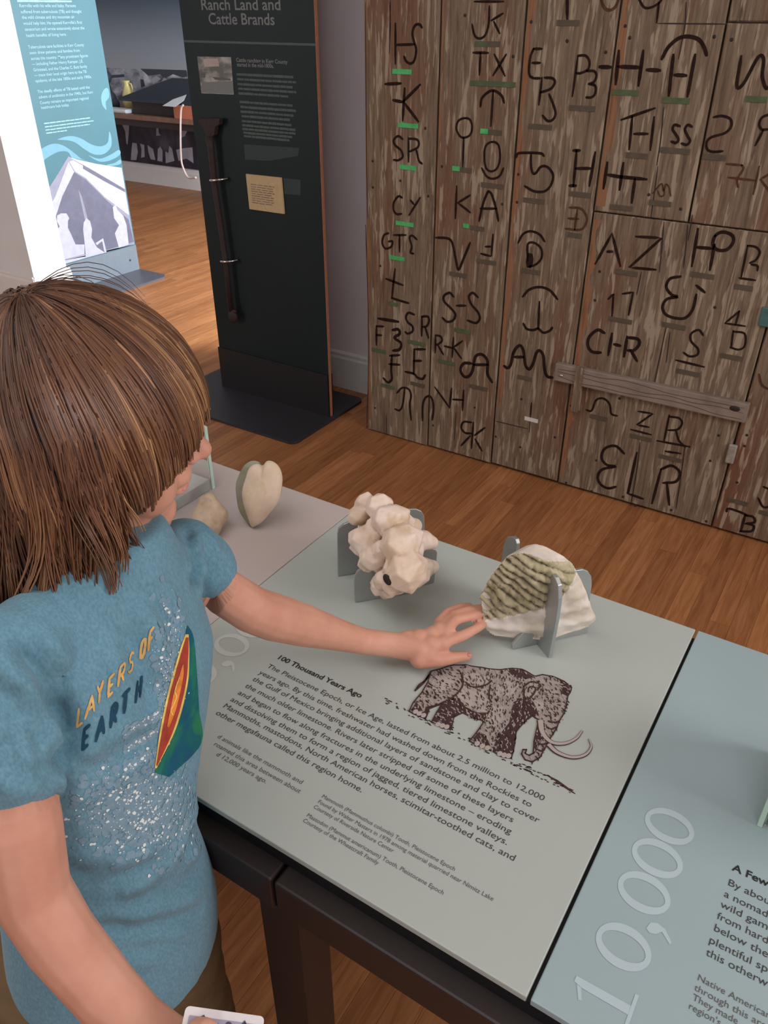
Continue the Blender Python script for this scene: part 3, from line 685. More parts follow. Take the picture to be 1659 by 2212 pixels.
A(c5, 's 970,985 930,975 915,1010 940,1050 960,1090 940,1115 905,1105;s 1065,990 1035,975 1010,1010 1030,1060 1050,1100 1025,1130 985,1120', 21)
A(c5, 's 1235,915 1300,905 1365,930 1370,990 1320,1040 1220,1070 1180,1110 1185,1165 1230,1185 1305,1180')
A(c5, 's 1700,890 1650,900 1610,920 1590,970 1610,1010 1659,1010;l 1620,1020 1560,1135')
A(c5, 'l 165,1175 140,1450;l 310,1190 265,1450;l 160,1315 280,1315;l 140,1175 190,1175;l 110,1450 160,1450', 24)
A(c5, 'l 405,1270 375,1470;l 530,1275 500,1480;l 410,1365 500,1380 710,1400;l 620,1400 595,1580', 26)
A(c5, 's 760,1510 800,1460 830,1435 845,1490 860,1440 885,1460 900,1530;s 800,1490 815,1530 845,1525 850,1490', 12, 'brand_light')
A(c5, 'l 1335,1280 1455,1290;s 1455,1290 1465,1320 1420,1400 1425,1460;l 1350,1385 1560,1410;l 1590,1300 1545,1515;l 1700,1340 1600,1400 1700,1530', 18, 'brand_light')
A(c5, 'l 170,1640 150,1790;s 110,1620 200,1630 245,1700 225,1770 180,1795 80,1785;l 100,1705 180,1710', 18, 'brand_light')
A(c6, 's 215,85 180,100 165,160 190,205 235,190 245,150 215,150;l 300,100 300,230;l 255,100 350,100;s 435,135 400,105 378,120 395,190 385,235 410,245', 17)
A(c6, 's 585,120 670,125 710,160 740,300 760,370 800,280 850,160')
A(c6, 'l 1028,95 1015,260;l 935,245 1010,265;l 970,190 1010,190', 17)
A(c6, 's 1225,160 1260,95 1320,70 1390,95 1430,150;s 1300,300 1295,200 1310,160 1360,165 1405,210 1405,280 1360,330 1310,345', 18)
A(c6, 'l 1318,262 1310,335', 60)
A(c6, 'l 265,365 240,590;s 240,590 300,610 370,630;l 195,440 325,490', 19)
A(c6, 's 720,580 690,550 645,575 650,620 700,670 735,720 715,765 670,775 635,745;l 745,650 815,650;s 910,585 870,550 840,580 860,640 910,700 925,750 895,785 830,765', 20)
A(c6, 's 1260,580 1310,525 1390,505 1470,530 1530,600;l 1390,620 1380,830;s 1265,790 1290,830 1340,840 1380,825;s 1380,825 1420,860 1470,845 1490,820', 20)
A(c6, 's 415,720 370,705 350,740 365,780 400,810 400,850 365,868 345,855;l 475,735 472,885;s 475,735 520,735 530,770 510,810 480,815;l 500,820 525,900', 19)
A(c6, 'l 135,750 290,775', 26)
A(c6, 'l 120,810 120,955;l 120,810 175,812;l 120,880 160,880', 18)
A(c6, 's 245,840 290,835 300,870 260,900 310,940 300,990 250,1000', 24)
A(c6, 'l 500,990 415,990 410,1180;l 410,1080 470,1080;s 345,1165 410,1180 440,1210 480,1220 500,1190', 20)
A(c6, 'l 225,1040 300,1035;s 240,1040 235,1150 240,1220 210,1248 175,1215;l 220,1105 300,1110', 20)
A(c6, 'l 580,885 578,1015;s 580,880 620,890 630,925 600,950 585,955;l 600,960 640,1030;l 650,965 710,980;l 720,900 710,1050;l 790,925 720,975 780,1060', 17)
A(c6, 's 860,1100 800,1100 775,1150 800,1200 840,1200 870,1150 890,1050 940,1030 985,1080 985,1180 1020,1245;l 880,1110 985,1110', 24)
A(c6, 's 1115,1120 1140,1135 1165,1110 1190,1010 1235,960 1265,1000 1280,1110 1310,1145 1340,1100 1365,1020 1390,1000 1420,1040 1430,1150 1450,1200 1490,1210;l 1195,1050 1265,1050', 24)
A(c6, 's 280,1330 320,1290 370,1300 390,1350 380,1420 390,1540;s 340,1300 325,1420 300,1465 265,1455', 16)
A(c6, 's 480,1545 480,1430 500,1370 530,1355 555,1380 565,1450 555,1540', 17)
A(c6, 'l 575,1285 690,1445 705,1295;l 800,1310 790,1465;l 715,1380 795,1385', 17)
A(c6, 's 860,1560 800,1555 780,1600 810,1640 860,1645;l 875,1560 860,1760;l 965,1600 885,1660;l 850,1665 780,1740;l 890,1690 940,1780', 18)
A(c6, 'l 1328,1410 1320,1510', 13)
A(c7, 'l 265,275 375,75 430,290;l 345,195 370,195', 19)
A(c7, 'l 535,95 705,105 490,300 665,315', 19)
A(c7, 'l 945,45 905,290;l 925,165 1045,175;l 1055,150 1025,315;c 1060,90 1110,65 1170,85 1180,130 1140,180 1080,185 1045,150', 22)
A(c7, 'l 1275,155 1230,375;s 1275,155 1330,165 1355,200 1330,250 1290,270;s 1300,280 1340,290 1340,320;l 1220,370 1325,385', 15)
A(c7, 'l 350,510 385,475 375,620;l 445,475 515,465 485,615', 15)
A(c7, 's 830,360 760,375 735,430 770,480 810,495 740,510 710,560 730,610 790,635 860,635 910,580 935,480;l 935,420 990,465', 20)
A(c7, 's 325,735 280,715 225,760 215,820 245,860 300,865;l 375,740 350,880;l 390,810 430,820;l 475,760 455,890;s 480,765 545,775 555,810 520,850 480,850;l 500,850 540,920', 22)
A(c7, 's 980,750 950,715 900,740 900,790 945,840 940,880 890,890 850,865;l 800,915 985,960', 16)
A(c7, 'l 1220,590 1125,670 1260,690;l 1220,590 1195,680;l 1180,720 1165,835;s 1180,725 1255,740 1255,820 1215,845 1160,830', 14)
A(c7, 's 205,1245 240,1250 270,1180 320,1170 360,1210 370,1270 410,1285', 14)
A(c7, 'l 550,1255 645,1270 540,1345 620,1360;l 500,1375 635,1410', 14)
A(c7, 'l 755,1280 720,1450;s 755,1290 820,1300 840,1335 810,1375 750,1380;s 800,1385 820,1450 860,1490;l 675,1450 890,1490;l 730,1520 830,1535', 15)
A(c7, 's 455,1535 400,1485 330,1500 305,1560 340,1610 400,1620 310,1640 280,1690 300,1740 350,1765 400,1755;l 540,1530 480,1800 580,1835;l 700,1640 640,1865;s 700,1640 770,1615 825,1660 800,1720 715,1730;l 740,1740 755,1875', 19)
A(c7, 's 1135,1920 1150,1900 1230,1925 1270,1945;l 1260,1940 1230,2050;s 1260,1945 1310,1955 1320,1990 1260,2000;s 1270,2000 1315,2015 1300,2050 1225,2050', 17)
A(c7, 's 1380,1755 1440,1780;s 1345,1830 1380,1890 1440,1880', 15)
A(c7, 's 1350,1010 1370,1080 1420,1110', 16, 'brand_light')
for c, w, m_, st in G:
    bm = bmesh.new(); k = 3.6 if c is not c7 else 3.07
    for kind, pts in st:
        pp = [pts[0]]+pts[1:]
        if kind == 's': q = spline(pp, 5)
        elif kind == 'c': q = spline(pp, 5, True); q.append(q[0])
        else:
            q = []
            for a, b_ in zip(pp, pp[1:]): q += [np.array(a)+(np.array(b_)-np.array(a))*t/4 for t in range(4)]
            q.append(np.array(pp[-1]))
        p3 = [fD(*c(*p)) for p in q]
        d = (p3[0]-CAM).dot(_f); ribbon(bm, p3, (0, -1, 0), w/k*d/FPX*.98, .0009)
    bmo('brand_mark', bm, m_, door)
TP = [(c4, 245, 555, 395, 562, 'g'), (c4, 885, 340, 985, 342, 'o'), (c4, 985, 342, 1080, 345, 'd'), (c4, 850, 645, 1205, 652, 'o'), (c4, 930, 1020, 990, 1026, 'g'), (c4, 995, 1028, 1095, 1034, 'd'), (c4, 712, 1310, 770, 1312, 'g'), (c4, 778, 1322, 862, 1328, 'd'),
      (c4, 935, 1437, 1110, 1442, 'd'), (c4, 1310, 982, 1488, 988, 'd'), (c4, 290, 972, 445, 982, 'g'), (c4, 300, 1298, 430, 1304, 'g'), (c4, 1265, 1555, 1430, 1562, 'd'), (c4, 272, 1734, 410, 1742, 'g'), (c4, 796, 1755, 842, 1760, 'g'), (c4, 850, 1772, 960, 1778, 'd'),
      (c5, 10, 178, 185, 180, 'd'), (c5, 110, 840, 310, 843, 'd'), (c5, 445, 718, 650, 727, 'o'), (c5, 835, 780, 1045, 796, 'o'), (c5, 550, 1208, 720, 1222, 'd'), (c5, 820, 1168, 1050, 1186, 'd'), (c5, 1150, 1220, 1330, 1238, 'd'), (c5, 110, 1510, 275, 1526, 'd'), (c5, 425, 1612, 600, 1632, 'd'), (c5, 728, 1578, 905, 1592, 'd'), (c5, 1480, 770, 1650, 780, 'o'), (c5, 95, 1830, 205, 1845, 'd'),
      (c6, 220, 270, 340, 284, 'g'), (c6, 690, 398, 825, 406, 'd'), (c6, 900, 298, 1050, 316, 'd'), (c6, 1255, 374, 1395, 388, 'd'), (c6, 218, 632, 285, 638, 'o'), (c6, 728, 836, 852, 852, 'o'), (c6, 370, 928, 500, 944, 'o'), (c6, 85, 988, 192, 1004, 'o'), (c6, 385, 1252, 495, 1272, 'd'), (c6, 155, 1266, 260, 1278, 'o'), (c6, 600, 1078, 730, 1094, 'o'),
      (c6, 845, 1272, 985, 1286, 'd'), (c6, 1220, 1202, 1330, 1212, 'd'), (c6, 1275, 1525, 1380, 1535, 'w'), (c7, 400, 325, 545, 350, 'd'), (c7, 895, 342, 1055, 362, 'd'), (c7, 1190, 425, 1310, 440, 'd'), (c7, 358, 638, 508, 662, 'd'), (c7, 705, 675, 865, 697, 'd'), (c7, 800, 983, 958, 1006, 'd'), (c7, 1095, 882, 1240, 904, 'd'),
      (c7, 230, 1283, 345, 1305, 'd'), (c7, 495, 1413, 640, 1437, 'd'), (c7, 688, 1548, 838, 1580, 'd'), (c7, 1145, 1838, 1275, 1868, 'd'), (c7, 1350, 1920, 1440, 1940, 'd')]
for c, x0, yA, x1, yB, t_ in TP:
    p, q = fD(*c(x0, yA)), fD(*c(x1, yB)); bm = bmesh.new(); h = .0145
    box(bm, (p.x, YD-.0022, p.z-h/2), (q.x, YD+.0005, p.z+h/2)); bmo('label_strip', bm, {'g': 'strip_green', 'o': 'strip_olive', 'd': 'strip_dim', 'w': 'plinth'}[t_], door)
NL = [(c4, 810, 120), (c4, 1185, 440), (c4, 1325, 170), (c4, 1605, 318), (c4, 500, 1000), (c4, 90, 1255), (c4, 630, 1297), (c4, 305, 1408), (c4, 92, 1460), (c4, 523, 1528), (c4, 1225, 1358), (c4, 1215, 1575), (c4, 1100, 1590), (c5, 545, 203), (c5, 580, 295), (c5, 393, 408), (c5, 1240, 287), (c5, 1375, 310), (c5, 728, 1520), (c5, 978, 1632), (c5, 92, 322),
      (c6, 150, 340), (c6, 108, 1447), (c6, 1250, 1378), (c6, 1510, 1675), (c6, 1240, 1752), (c6, 1050, 1670), (c6, 560, 1583), (c6, 885, 1443), (c7, 375, 195), (c7, 293, 327), (c7, 262, 518), (c7, 270, 1580), (c7, 70, 1728), (c7, 238, 1785), (c7, 448, 1822), (c7, 530, 1880), (c7, 768, 1910), (c7, 1027, 1583), (c7, 1083, 1415), (c7, 1000, 1985), (c7, 1205, 1727), (c7, 1270, 1413), (c7, 1255, 1485), (c7, 1057, 565), (c7, 425, 1170), (c7, 118, 1140), (c7, 102, 1218)]
for c, x, y in NL:
    p = fD(*c(x, y)); bm = bmesh.new(); ball(bm, p, (.0048, .002, .0048), seg=8); bmo('nail', bm, 'nail', door, True)
# batten bar with its bracket, hinge and latch
yb = YD-.024
fb = lambda x, y: onY(*c7(x, y), yb)
z_a = (fb(0, 950).z+fb(1280, 1195).z)/2; z_b = (fb(0, 1070).z+fb(1260, 1320).z)/2
xa, xb_ = fb(-10, 1000).x, fb(1275, 1260).x
bt = boxo('batten', (xa, yb, z_b), (xb_, YD, z_a), 'batten', door, .004)
for d in (.25, .5, .78):
    z = z_b+(z_a-z_b)*d; bm = bmesh.new(); ribbon(bm, spline([(xa+(xb_-xa)*t, yb, z+random.uniform(-.006, .006)) for t in np.linspace(.02, .98, 9)], 4), (0, -1, 0), .0022, .0003); bmo('grain_groove', bm, 'strip_dim', bt)
p = fb(145, 1115); boxo('bracket', (p.x-.014, yb-.006, fb(120, 1255).z), (p.x+.012, YD, z_a+.004), 'barn', door, .002)
p = fb(1190, 1237); bm = bmesh.new(); ball(bm, p, (.016, .003, .009)); bmo('bolt_hole_shade', bm, 'nail', bt, True)  # dark flattened bead paints the shade inside the hole
p = fb(38, 1020); bm = bmesh.new(); ball(bm, p, (.006, .003, .006)); bmo('bolt', bm, 'chrome', bt, True)
a, b_ = fD(*c7(1185, 1470)), fD(*c7(1150, 1592))
boxo('hinge', ((a.x+b_.x)/2-.012, YD-.012, b_.z), ((a.x+b_.x)/2+.014, YD, a.z), 'hinge', door, .004)
a, b_ = fD(*c7(1395, 560)), fD(*c7(1390, 690)); boxo('latch', (a.x-.008, YD-.01, b_.z), (a.x+.03, YD, a.z), 'cyan', door, .003)

# ================================================================== EXHIBIT TABLE
ZT = .76
tb = empty('exhibit_table', 'long exhibit table with three grey graphic tops on a dark steel frame', 'table')
yn, yf = .384, .983
xs0, xs1, xs2, xs3 = -1.292, -.6905, -.0885, .512
def top(name, x0, x1, m): return boxo(name, (x0, yn, ZT-.009), (x1, yf, ZT), m, tb, .0012)
t_l = top('tabletop_panel', xs0, xs1-.0006, 'panel_l'); t_c = top('tabletop_panel', xs1+.0006, xs2-.002, 'panel_c'); t_r = top('tabletop_panel', xs2+.002, xs3, 'panel_r')
t_l['label'] = 'pinkish grey top panel'; t_c['label'] = 'greenish grey top panel printed with a mammoth'; t_r['label'] = 'bluish grey top panel with a pale 10,000'
boxo('reveal', (xs0+.01, yn+.002, ZT-.030), (xs3-.01, yf-.01, ZT-.009), 'black', tb)
boxo('front_rail', (xs0+.01, yn-.022, ZT-.085), (-.374, yn+.03, ZT-.030), 'frame', tb, .003)
boxo('front_rail', (-.370, yn-.022, ZT-.085), (xs3-.01, yn+.03, ZT-.030), 'frame', tb, .003)
boxo('rear_rail', (xs0+.01, yf-.05, ZT-.085), (xs3-.01, yf-.01, ZT-.030), 'frame', tb, .003)
for x in (-1.23, -.372, .45):
    for y in (yn+.008, yf-.06): boxo('leg', (x-.03, y-.025, 0), (x+.03, y+.025, ZT-.085), 'frame', tb, .003)
    boxo('cross_rail', (x-.02, yn+.03, ZT-.085), (x+.02, yf-.05, ZT-.040), 'frame', tb, .003)
    boxo('foot_pad', (x-.035, yn-.02, 0), (x+.035, yn+.036, .006), 'black', tb)
# writing on the tops
c8 = crop(420, 1380, 2.0738); cR = crop(1060, 1330, 2.5075)
fZ = lambda p: onZ(p[0], p[1], ZT)
EX, EY = (1, 0, 0), (0, 1, 0)
def lines(name, rows, c, size, mat, par, bold=0, wref=None):
    bm = bmesh.new()
    for s, a, b_ in rows:
        p = fZ(c(*a)); w = None
        if b_: w = fZ(c(*b_)).x-p.x
        text_bm(bm, s, (p.x, p.y, ZT), EX, EY, size, w, bold)
    return bmo(name, bm, mat, par)
lines('heading_text', [('100 Thousand Years Ago', (366, 87), (745, 263))], c8, .0088, 'ink_b', t_c, .022)
lines('body_text', [('The Pleistocene Epoch, or Ice Age, lasted from about 2.5 million to 12,000', (322, 127), (1553, 744)), ('years ago. By this time, freshwater had washed down from the Rockies to', (286, 156), (1497, 770)),
  ('the Gulf of Mexico bringing additional layers of sandstone and clay to cover', (257, 186), (1532, 840)), ('the much older limestone. Rivers later stripped off some of these layers', (224, 216), (1415, 838)),
  ('and began to flow along fractures in the underlying limestone \u2013 eroding', (191, 247), (1405, 893)), ('and dissolving them to form a region of jagged, tiered limestone valleys.', (158, 277), (1388, 942)),
  ('Mammoths, mastodons, North American horses, scimitar-toothed cats, and', (125, 305), (1420, 1013)), ('other megafauna called this region home.', (92, 337), (739, 698))], c8, .0082, 'ink', t_c)
lines('caption_text', [('d animals like the mammoth and', (100, 442), (475, 655)), ('roamed this area between about', (84, 476), (468, 695)), ('d 12,000 years ago.', (95, 522), (315, 652))], c8, .0064, 'ink_s', t_c)
lines('credit_text', [('Mammoth (Mammuthus columbi) Tooth, Pleistocene Epoch', (568, 710), (1158, 1050)), ('Found by Walter Masters in 1978 among material quarried near Nimitz Lake', (550, 734), (1329, 1187)), ('Courtesy of Riverside Nature Center', (531, 757), (886, 962)),
  ('Mastodon (Mammut americanum) Tooth, Pleistocene Epoch', (500, 795), (1109, 1152)), ('Courtesy of the Wheatcraft Family', (483, 818), (820, 1014))], c8, .0052, 'ink_s', t_c)
lines('heading_text', [('A Few', (1306, 1378), (1508, 1452))], cR, .0092, 'ink_b', t_r, .022)
lines('body_text', [('By about', (1280, 1457), (1540, 1562)), ('a nomad', (1260, 1520), (1500, 1622)), ('wild gam', (1241, 1577), (1500, 1690)), ('from hard', (1222, 1640), (1502, 1762)), ('below the', (1204, 1704), (1502, 1838)), ('plentiful sp', (1178, 1770), (1502, 1912)), ('this otherw', (1163, 1838), (1502, 1990))], cR, .0086, 'ink', t_r)
lines('caption_text', [('Native American', (1116, 1972), (1520, 2152)), ('through this area', (1100, 2027), (1525, 2217)), ('They made', (1090, 2080), (1340, 2192)), ("region's", (1068, 2127), (1245, 2210))], cR, .0068, 'ink_s', t_r)
def numeral0(bm, cx, cy, hx, hy):
    """0 of an old-style serif numeral: heavier along its long sides"""
    N = 36; rows = []
    for k in range(N):
        a = 2*math.pi*k/N; ca, sa = math.cos(a), math.sin(a)
        rows.append((bm.verts.new((cx+hx*ca, cy+hy*sa, ZT+.0004)), bm.verts.new((cx+(hx-.0052)*ca, cy+(hy-.0092)*sa, ZT+.0004))))
    for k in range(N):
        a, b_ = rows[k], rows[(k+1) % N]; bm.faces.new((a[0], b_[0], b_[1], a[1]))
def flat(bm, pts, z=.0004): bm.faces.new([bm.verts.new((x, y, ZT+z)) for x, y in pts])
def comma(bm, x, y):
    flat(bm, [(x-.006, y-.004), (x-.004, y+.004), (x+.002, y+.007), (x+.010, y+.005), (x+.019, y-.005), (x+.018, y-.008), (x+.008, y+.0005), (x+.004, y-.005), (x-.002, y-.007)])
bm = bmesh.new()
for y in (.4765, .5415, .5875, .6335): numeral0(bm, -.031, y, .0262, .0225)
comma(bm, -.012, .510)
flat(bm, [(-.059, .4205), (-.059, .4265), (-.008, .4275), (-.008, .4185), (-.0515, .4185)]); flat(bm, [(-.0079, .408), (-.0079, .440), (-.0045, .440), (-.0045, .408)]); flat(bm, [(-.056, .4194), (-.0515, .4184), (-.047, .408), (-.050, .407)])
bmo('large_numeral', bm, 'num_r', t_r)
bm = bmesh.new()
for y in (.598, .644, .690, .531, .485): numeral0(bm, -.634, y, .0262, .0225)
comma(bm, -.615, .566); bmo('large_numeral', bm, 'num_c', t_c)
# mammoth engraving
c9 = crop(780, 1280, 3.19)
def zp(x, y, h=0): p = fZ(c9(x, y)); p.z += h; return p
sil = [(485, 545), (560, 525), (640, 502), (720, 500), (800, 515), (880, 528), (960, 535), (1040, 525), (1110, 532), (1160, 558), (1200, 580), (1250, 568), (1320, 580), (1400, 615), (1450, 655), (1440, 690), (1425, 715), (1415, 760), (1400, 830), (1370, 880), (1350, 930), (1300, 1010), (1265, 1080), (1230, 1140), (1180, 1170), (1130, 1155), (1105, 1115), (1115, 1085), (1140, 1085), (1130, 1110), (1160, 1125), (1185, 1110), (1190, 1030), (1205, 960), (1225, 880), (1180, 850), (1120, 900), (1070, 960), (1060, 1040), (1035, 1145), (960, 1130), (900, 1090), (890, 1090), (840, 1075), (745, 1025), (800, 960), (850, 885), (780, 870), (700, 830), (640, 860), (620, 945), (570, 935), (485, 895), (520, 830), (555, 770), (470, 800), (445, 870), (390, 850), (330, 820), (360, 760), (420, 690), (460, 620)]
mp = prismo('mammoth_engraving', [zp(*p, -.0003) for p in sil], (0, 0, .0007), 'sepia_mid', t_c)
def msub(name, pts, mat, h=.0011): return prismo(name, [zp(*p, -.0002) for p in pts], (0, 0, h), mat, mp)
for pts in ([(445, 790), (520, 775), (620, 725), (650, 700), (640, 740), (560, 770), (470, 805), (450, 850), (430, 850)], [(490, 890), (520, 820), (560, 765), (640, 730), (700, 790), (690, 835), (640, 860), (620, 940), (560, 925)],
            [(650, 700), (720, 790), (800, 830), (870, 830), (900, 750), (905, 790), (850, 885), (780, 870), (700, 830)], [(1050, 760), (1120, 720), (1190, 760), (1225, 850), (1180, 850), (1120, 900), (1070, 960), (1060, 1040), (1035, 1140), (960, 1120), (905, 1085), (940, 1000), (1020, 900)],
            [(1225, 870), (1250, 1000), (1230, 1050), (1190, 1120), (1190, 1030)], [(345, 810), (380, 760), (410, 790), (440, 850), (390, 845)], [(760, 1020), (810, 965), (860, 985), (890, 1060), (840, 1070)], [(1000, 530), (1110, 535), (1190, 585), (1130, 600), (1040, 570)], [(1370, 610), (1450, 660), (1420, 715), (1390, 700)]):
    msub('engraved_shadow', pts, 'sepia')
for pts in ([(700, 560), (800, 560), (900, 590), (930, 640), (860, 640), (770, 650), (710, 620)], [(680, 640), (780, 670), (880, 660), (890, 740), (860, 830), (760, 800), (670, 720)], [(930, 640), (1010, 610), (1090, 640), (1050, 700), (950, 720), (910, 690)], [(520, 570), (640, 550), (640, 640), (560, 690), (470, 680), (490, 620)],
            [(1120, 650), (1170, 620), (1230, 640), (1225, 680), (1180, 735), (1130, 720)], [(1190, 740), (1260, 760), (1250, 830), (1190, 810)], [(900, 780), (1000, 800), (960, 900), (880, 960), (850, 940)]):
    msub('engraved_highlight', pts, 'sepia_light', .0009)
for a, wid in ((spline([(1235, 885), (1250, 970), (1310, 1035), (1400, 1045), (1480, 1010), (1525, 955)], 6), 40), (spline([(1290, 1050), (1350, 1105), (1450, 1140), (1540, 1125), (1585, 1070), (1568, 1012)], 6), 34)):
    for k, (ww, m_, h) in enumerate(((wid, 'sepia', .0012), (wid-13, 'sepia_light', .0016))):
        bm = bmesh.new(); n = len(a); p3 = [zp(*p) for p in a]
        rows = []
        for i, p in enumerate(p3):
            t = (p3[min(i+1, n-1)]-p3[max(0, i-1)]).normalized(); sd = Vector((-t.y, t.x, 0)); r = ww/3.19*1.1/FPX*.62*(1-.75*i/(n-1))
            rows.append((bm.verts.new(p+sd*r+Vector((0, 0, h))), bm.verts.new(p-sd*r+Vector((0, 0, h)))))
        for u, v in zip(rows, rows[1:]): bm.faces.new((u[0], u[1], v[1], v[0]))
        bmo('tusk', bm, m_, mp)
def inside(p, poly):
    x, y = p; c = False; j = len(poly)-1
    for i in range(len(poly)):
        xi, yi = poly[i]; xj, yj = poly[j]
        if (yi > y) != (yj > y) and x < (xj-xi)*(y-yi)/(yj-yi)+xi: c = not c
        j = i
    return c
bm = bmesh.new(); bm2 = bmesh.new(); k = 0
while k < 1500:
    x, y = random.uniform(330, 1450), random.uniform(500, 1165)
    if not inside((x, y), sil): continue
    k += 1
    ang = math.radians(70+25*math.sin(x/130.)+random.uniform(-35, 35)); L = random.uniform(8, 26)
    q = [(x+L*t*math.cos(ang)+4*math.sin(3*t), y+L*t*math.sin(ang)) for t in (0, .35, .7, 1)]
    b = bm if random.random() < .56 else bm2
    ribbon(b, [zp(*p) for p in q], (0, 0, 1), random.uniform(.0007, .0016), .0013, True)
for i in range(len(sil)):  # contour
    a, b_ = sil[i], sil[(i+1) % len(sil)]
    ribbon(bm, [zp(*a), zp((a[0]+b_[0])/2+random.uniform(-2, 2), (a[1]+b_[1])/2+random.uniform(-2, 2)), zp(*b_)], (0, 0, 1), .0014, .0013)
for pts in ([(485, 545), (440, 610), (400, 640), (372, 680)], [(475, 565), (430, 625), (372, 678)], [(1120, 650), (1175, 618), (1235, 640), (1220, 670)], [(1120, 650), (1120, 710), (1150, 735), (1190, 700), (1200, 660), (1160, 655), (1150, 690)], [(690, 560), (700, 640), (650, 710), (560, 770)], [(890, 640), (880, 720), (900, 760)], [(720, 620), (770, 655), (860, 640), (900, 610)],
            [(1230, 1000), (1260, 1010), (1290, 1000)], [(1215, 1040), (1250, 1050), (1280, 1040)], [(1205, 1080), (1240, 1095), (1262, 1080)], [(1290, 890), (1330, 900), (1365, 890)], [(1280, 930), (1310, 945), (1345, 930)]):
    ribbon(bm, [zp(*p) for p in spline(pts, 6)], (0, 0, 1), .0022, .0014)
for i in range(120):  # ground strokes
    t = random.random(); x = 150+t*1290; y = 740+t*620+random.uniform(-22, 22)
    if 380 < x < 1000 and inside((x, y), sil): continue
    L = random.uniform(5, 26); ribbon(bm, [zp(x, y), zp(x+L*.5, y+L*.2+random.uniform(-4, 4)), zp(x+L, y+L*.42)], (0, 0, 1), random.uniform(.0006, .0018), .0006, True)
ribbon(bm, [zp(*p) for p in spline([(1280, 1260), (1350, 1300), (1420, 1350), (1475, 1388)], 6)], (0, 0, 1), .003, .0006, True)
bmo('engraved_line', bm, 'sepia', mp)['kind'] = 'stuff'; bmo('engraved_fleck', bm2, 'sepia_light', mp)['kind'] = 'stuff'
for fx, fy in ((375, 825), (400, 838), (430, 850), (530, 912), (560, 922), (590, 930), (800, 1045), (835, 1062), (870, 1075), (955, 1115), (985, 1125), (1015, 1130)):
    bm = bmesh.new(); ball(bm, zp(fx, fy, .0014), (.0032, .0042, .0003), seg=10); bmo('toenail', bm, 'sepia_light', mp)

# ================================================================== FOSSILS
def vplane(a, b):
    """vertical plane over the table through two base pixels"""
    A_, B_ = onZ(*a, ZT), onZ(*b, ZT); e = (B_-A_).normalized(); n = Vector((e.y, -e.x, 0)); return A_, n
def plate(name, base, pts, c, th, parent, mat='alu'):
    o, n = vplane(*base); pp = [onPl(*c(*p), o, n) for p in pts]
    for p in pp: p.z = max(p.z, ZT+.0005)
    q = prismo(name, pp, -n*th, mat, parent); 
    bv = q.modifiers.new('bevel', 'BEVEL'); bv.width = .0006; bv.segments = 1; bv.limit_method = 'ANGLE'
    return q
cM = crop(700, 1040, 5.925); cG = crop(1000, 1130, 5.184)
ms = empty('tooth_stand', 'low aluminium stand of upright plates cradling the knobbly mastodon tooth', 'stand')
plate('stand_plate', (cM(400, 1555), cM(1110, 1435)), [(400, 1555), (388, 1300), (395, 1220), (430, 1150), (500, 1100), (640, 1080), (730, 1085), (735, 1100), (690, 1160), (610, 1280), (600, 1370), (680, 1420), (900, 1370), (1110, 1300), (1110, 1435)], cM, .004, ms)
plate('stand_plate', (cM(1000, 1405), cM(1410, 1300)), [(950, 1420), (1000, 1330), (1180, 1250), (1230, 1020), (1320, 1020), (1255, 980), (1228, 930), (1250, 890), (1330, 868), (1420, 870), (1450, 910), (1440, 1030), (1410, 1300)], cM, .004, ms)
plate('stand_plate', (cM(180, 1220), cM(480, 1170)), [(180, 1220), (172, 680), (190, 600), (250, 550), (330, 520), (440, 515), (430, 600), (500, 900), (600, 1000), (900, 900), (1100, 700), (1180, 560), (1150, 510), (1060, 490), (1000, 400), (960, 380), (1060, 360), (1180, 355), (1250, 385), (1285, 450), (1290, 640), (1285, 1030), (480, 1170)], cM, .004, ms)
bm = bmesh.new()
def mb(x, y, z, r, sc=(1, 1, 1)):
    p = onZ(*cM(x, y), z); ball(bm, p, (r*sc[0], r*sc[1], r*sc[2]), seg=14)
# four double ridges of cusps
eRow = (onZ(*cM(1130, 760), .87)-onZ(*cM(560, 1030), .87)).normalized(); eAlong = Vector((-eRow.y, eRow.x, 0)).normalized()
for x, y, z, r in ((530, 262, .900, .0135), (715, 315, .905, .0185), (450, 425, .884, .0155), (580, 350, .885, .017), (850, 505, .897, .0250), (990, 560, .880, .019), (520, 740, .866, .0205), (660, 630, .876, .0175), (470, 830, .852, .014),
                   (1000, 780, .886, .0260), (1100, 880, .872, .019), (640, 950, .850, .0200), (790, 880, .862, .0185), (560, 1020, .838, .0150), (720, 1030, .838, .016), (1060, 1140, .858, .0285), (1180, 1200, .838, .019), (790, 1250, .828, .0165), (920, 1100, .856, .0185), (950, 1260, .836, .021), (720, 1340, .812, .0135), (830, 1390, .808, .0130), (700, 1280, .818, .011)):
    p = onZ(*cM(x, y), z-.001); rd = random.Random(int(x*7+y)); bl = bmesh.new()
    for k in range(17):   # worn, facetted enamel lobe
        zz_ = 1-2*(k+.5)/17; an = k*2.39996+rd.uniform(-.3, .3); rr_ = math.sqrt(1-zz_*zz_)
        bl.verts.new(p+(eRow*rr_*math.cos(an)*1.2+eAlong*rr_*math.sin(an)*.95+Vector((0, 0, zz_*1.02)))*r*1.12*rd.uniform(.9, 1.1))
    bmesh.ops.convex_hull(bl, input=bl.verts); tmp = bpy.data.meshes.new('t'); bl.to_mesh(tmp); bl.free(); bm.from_mesh(tmp); bpy.data.meshes.remove(tmp)
for x, y, z, r in ((700, 560, .842, .031), (760, 760, .832, .032), (880, 950, .822, .030), (600, 400, .858, .025), (960, 1130, .815, .026), (900, 700, .832, .030), (1000, 900, .822, .027)): mb(x, y, z, r)
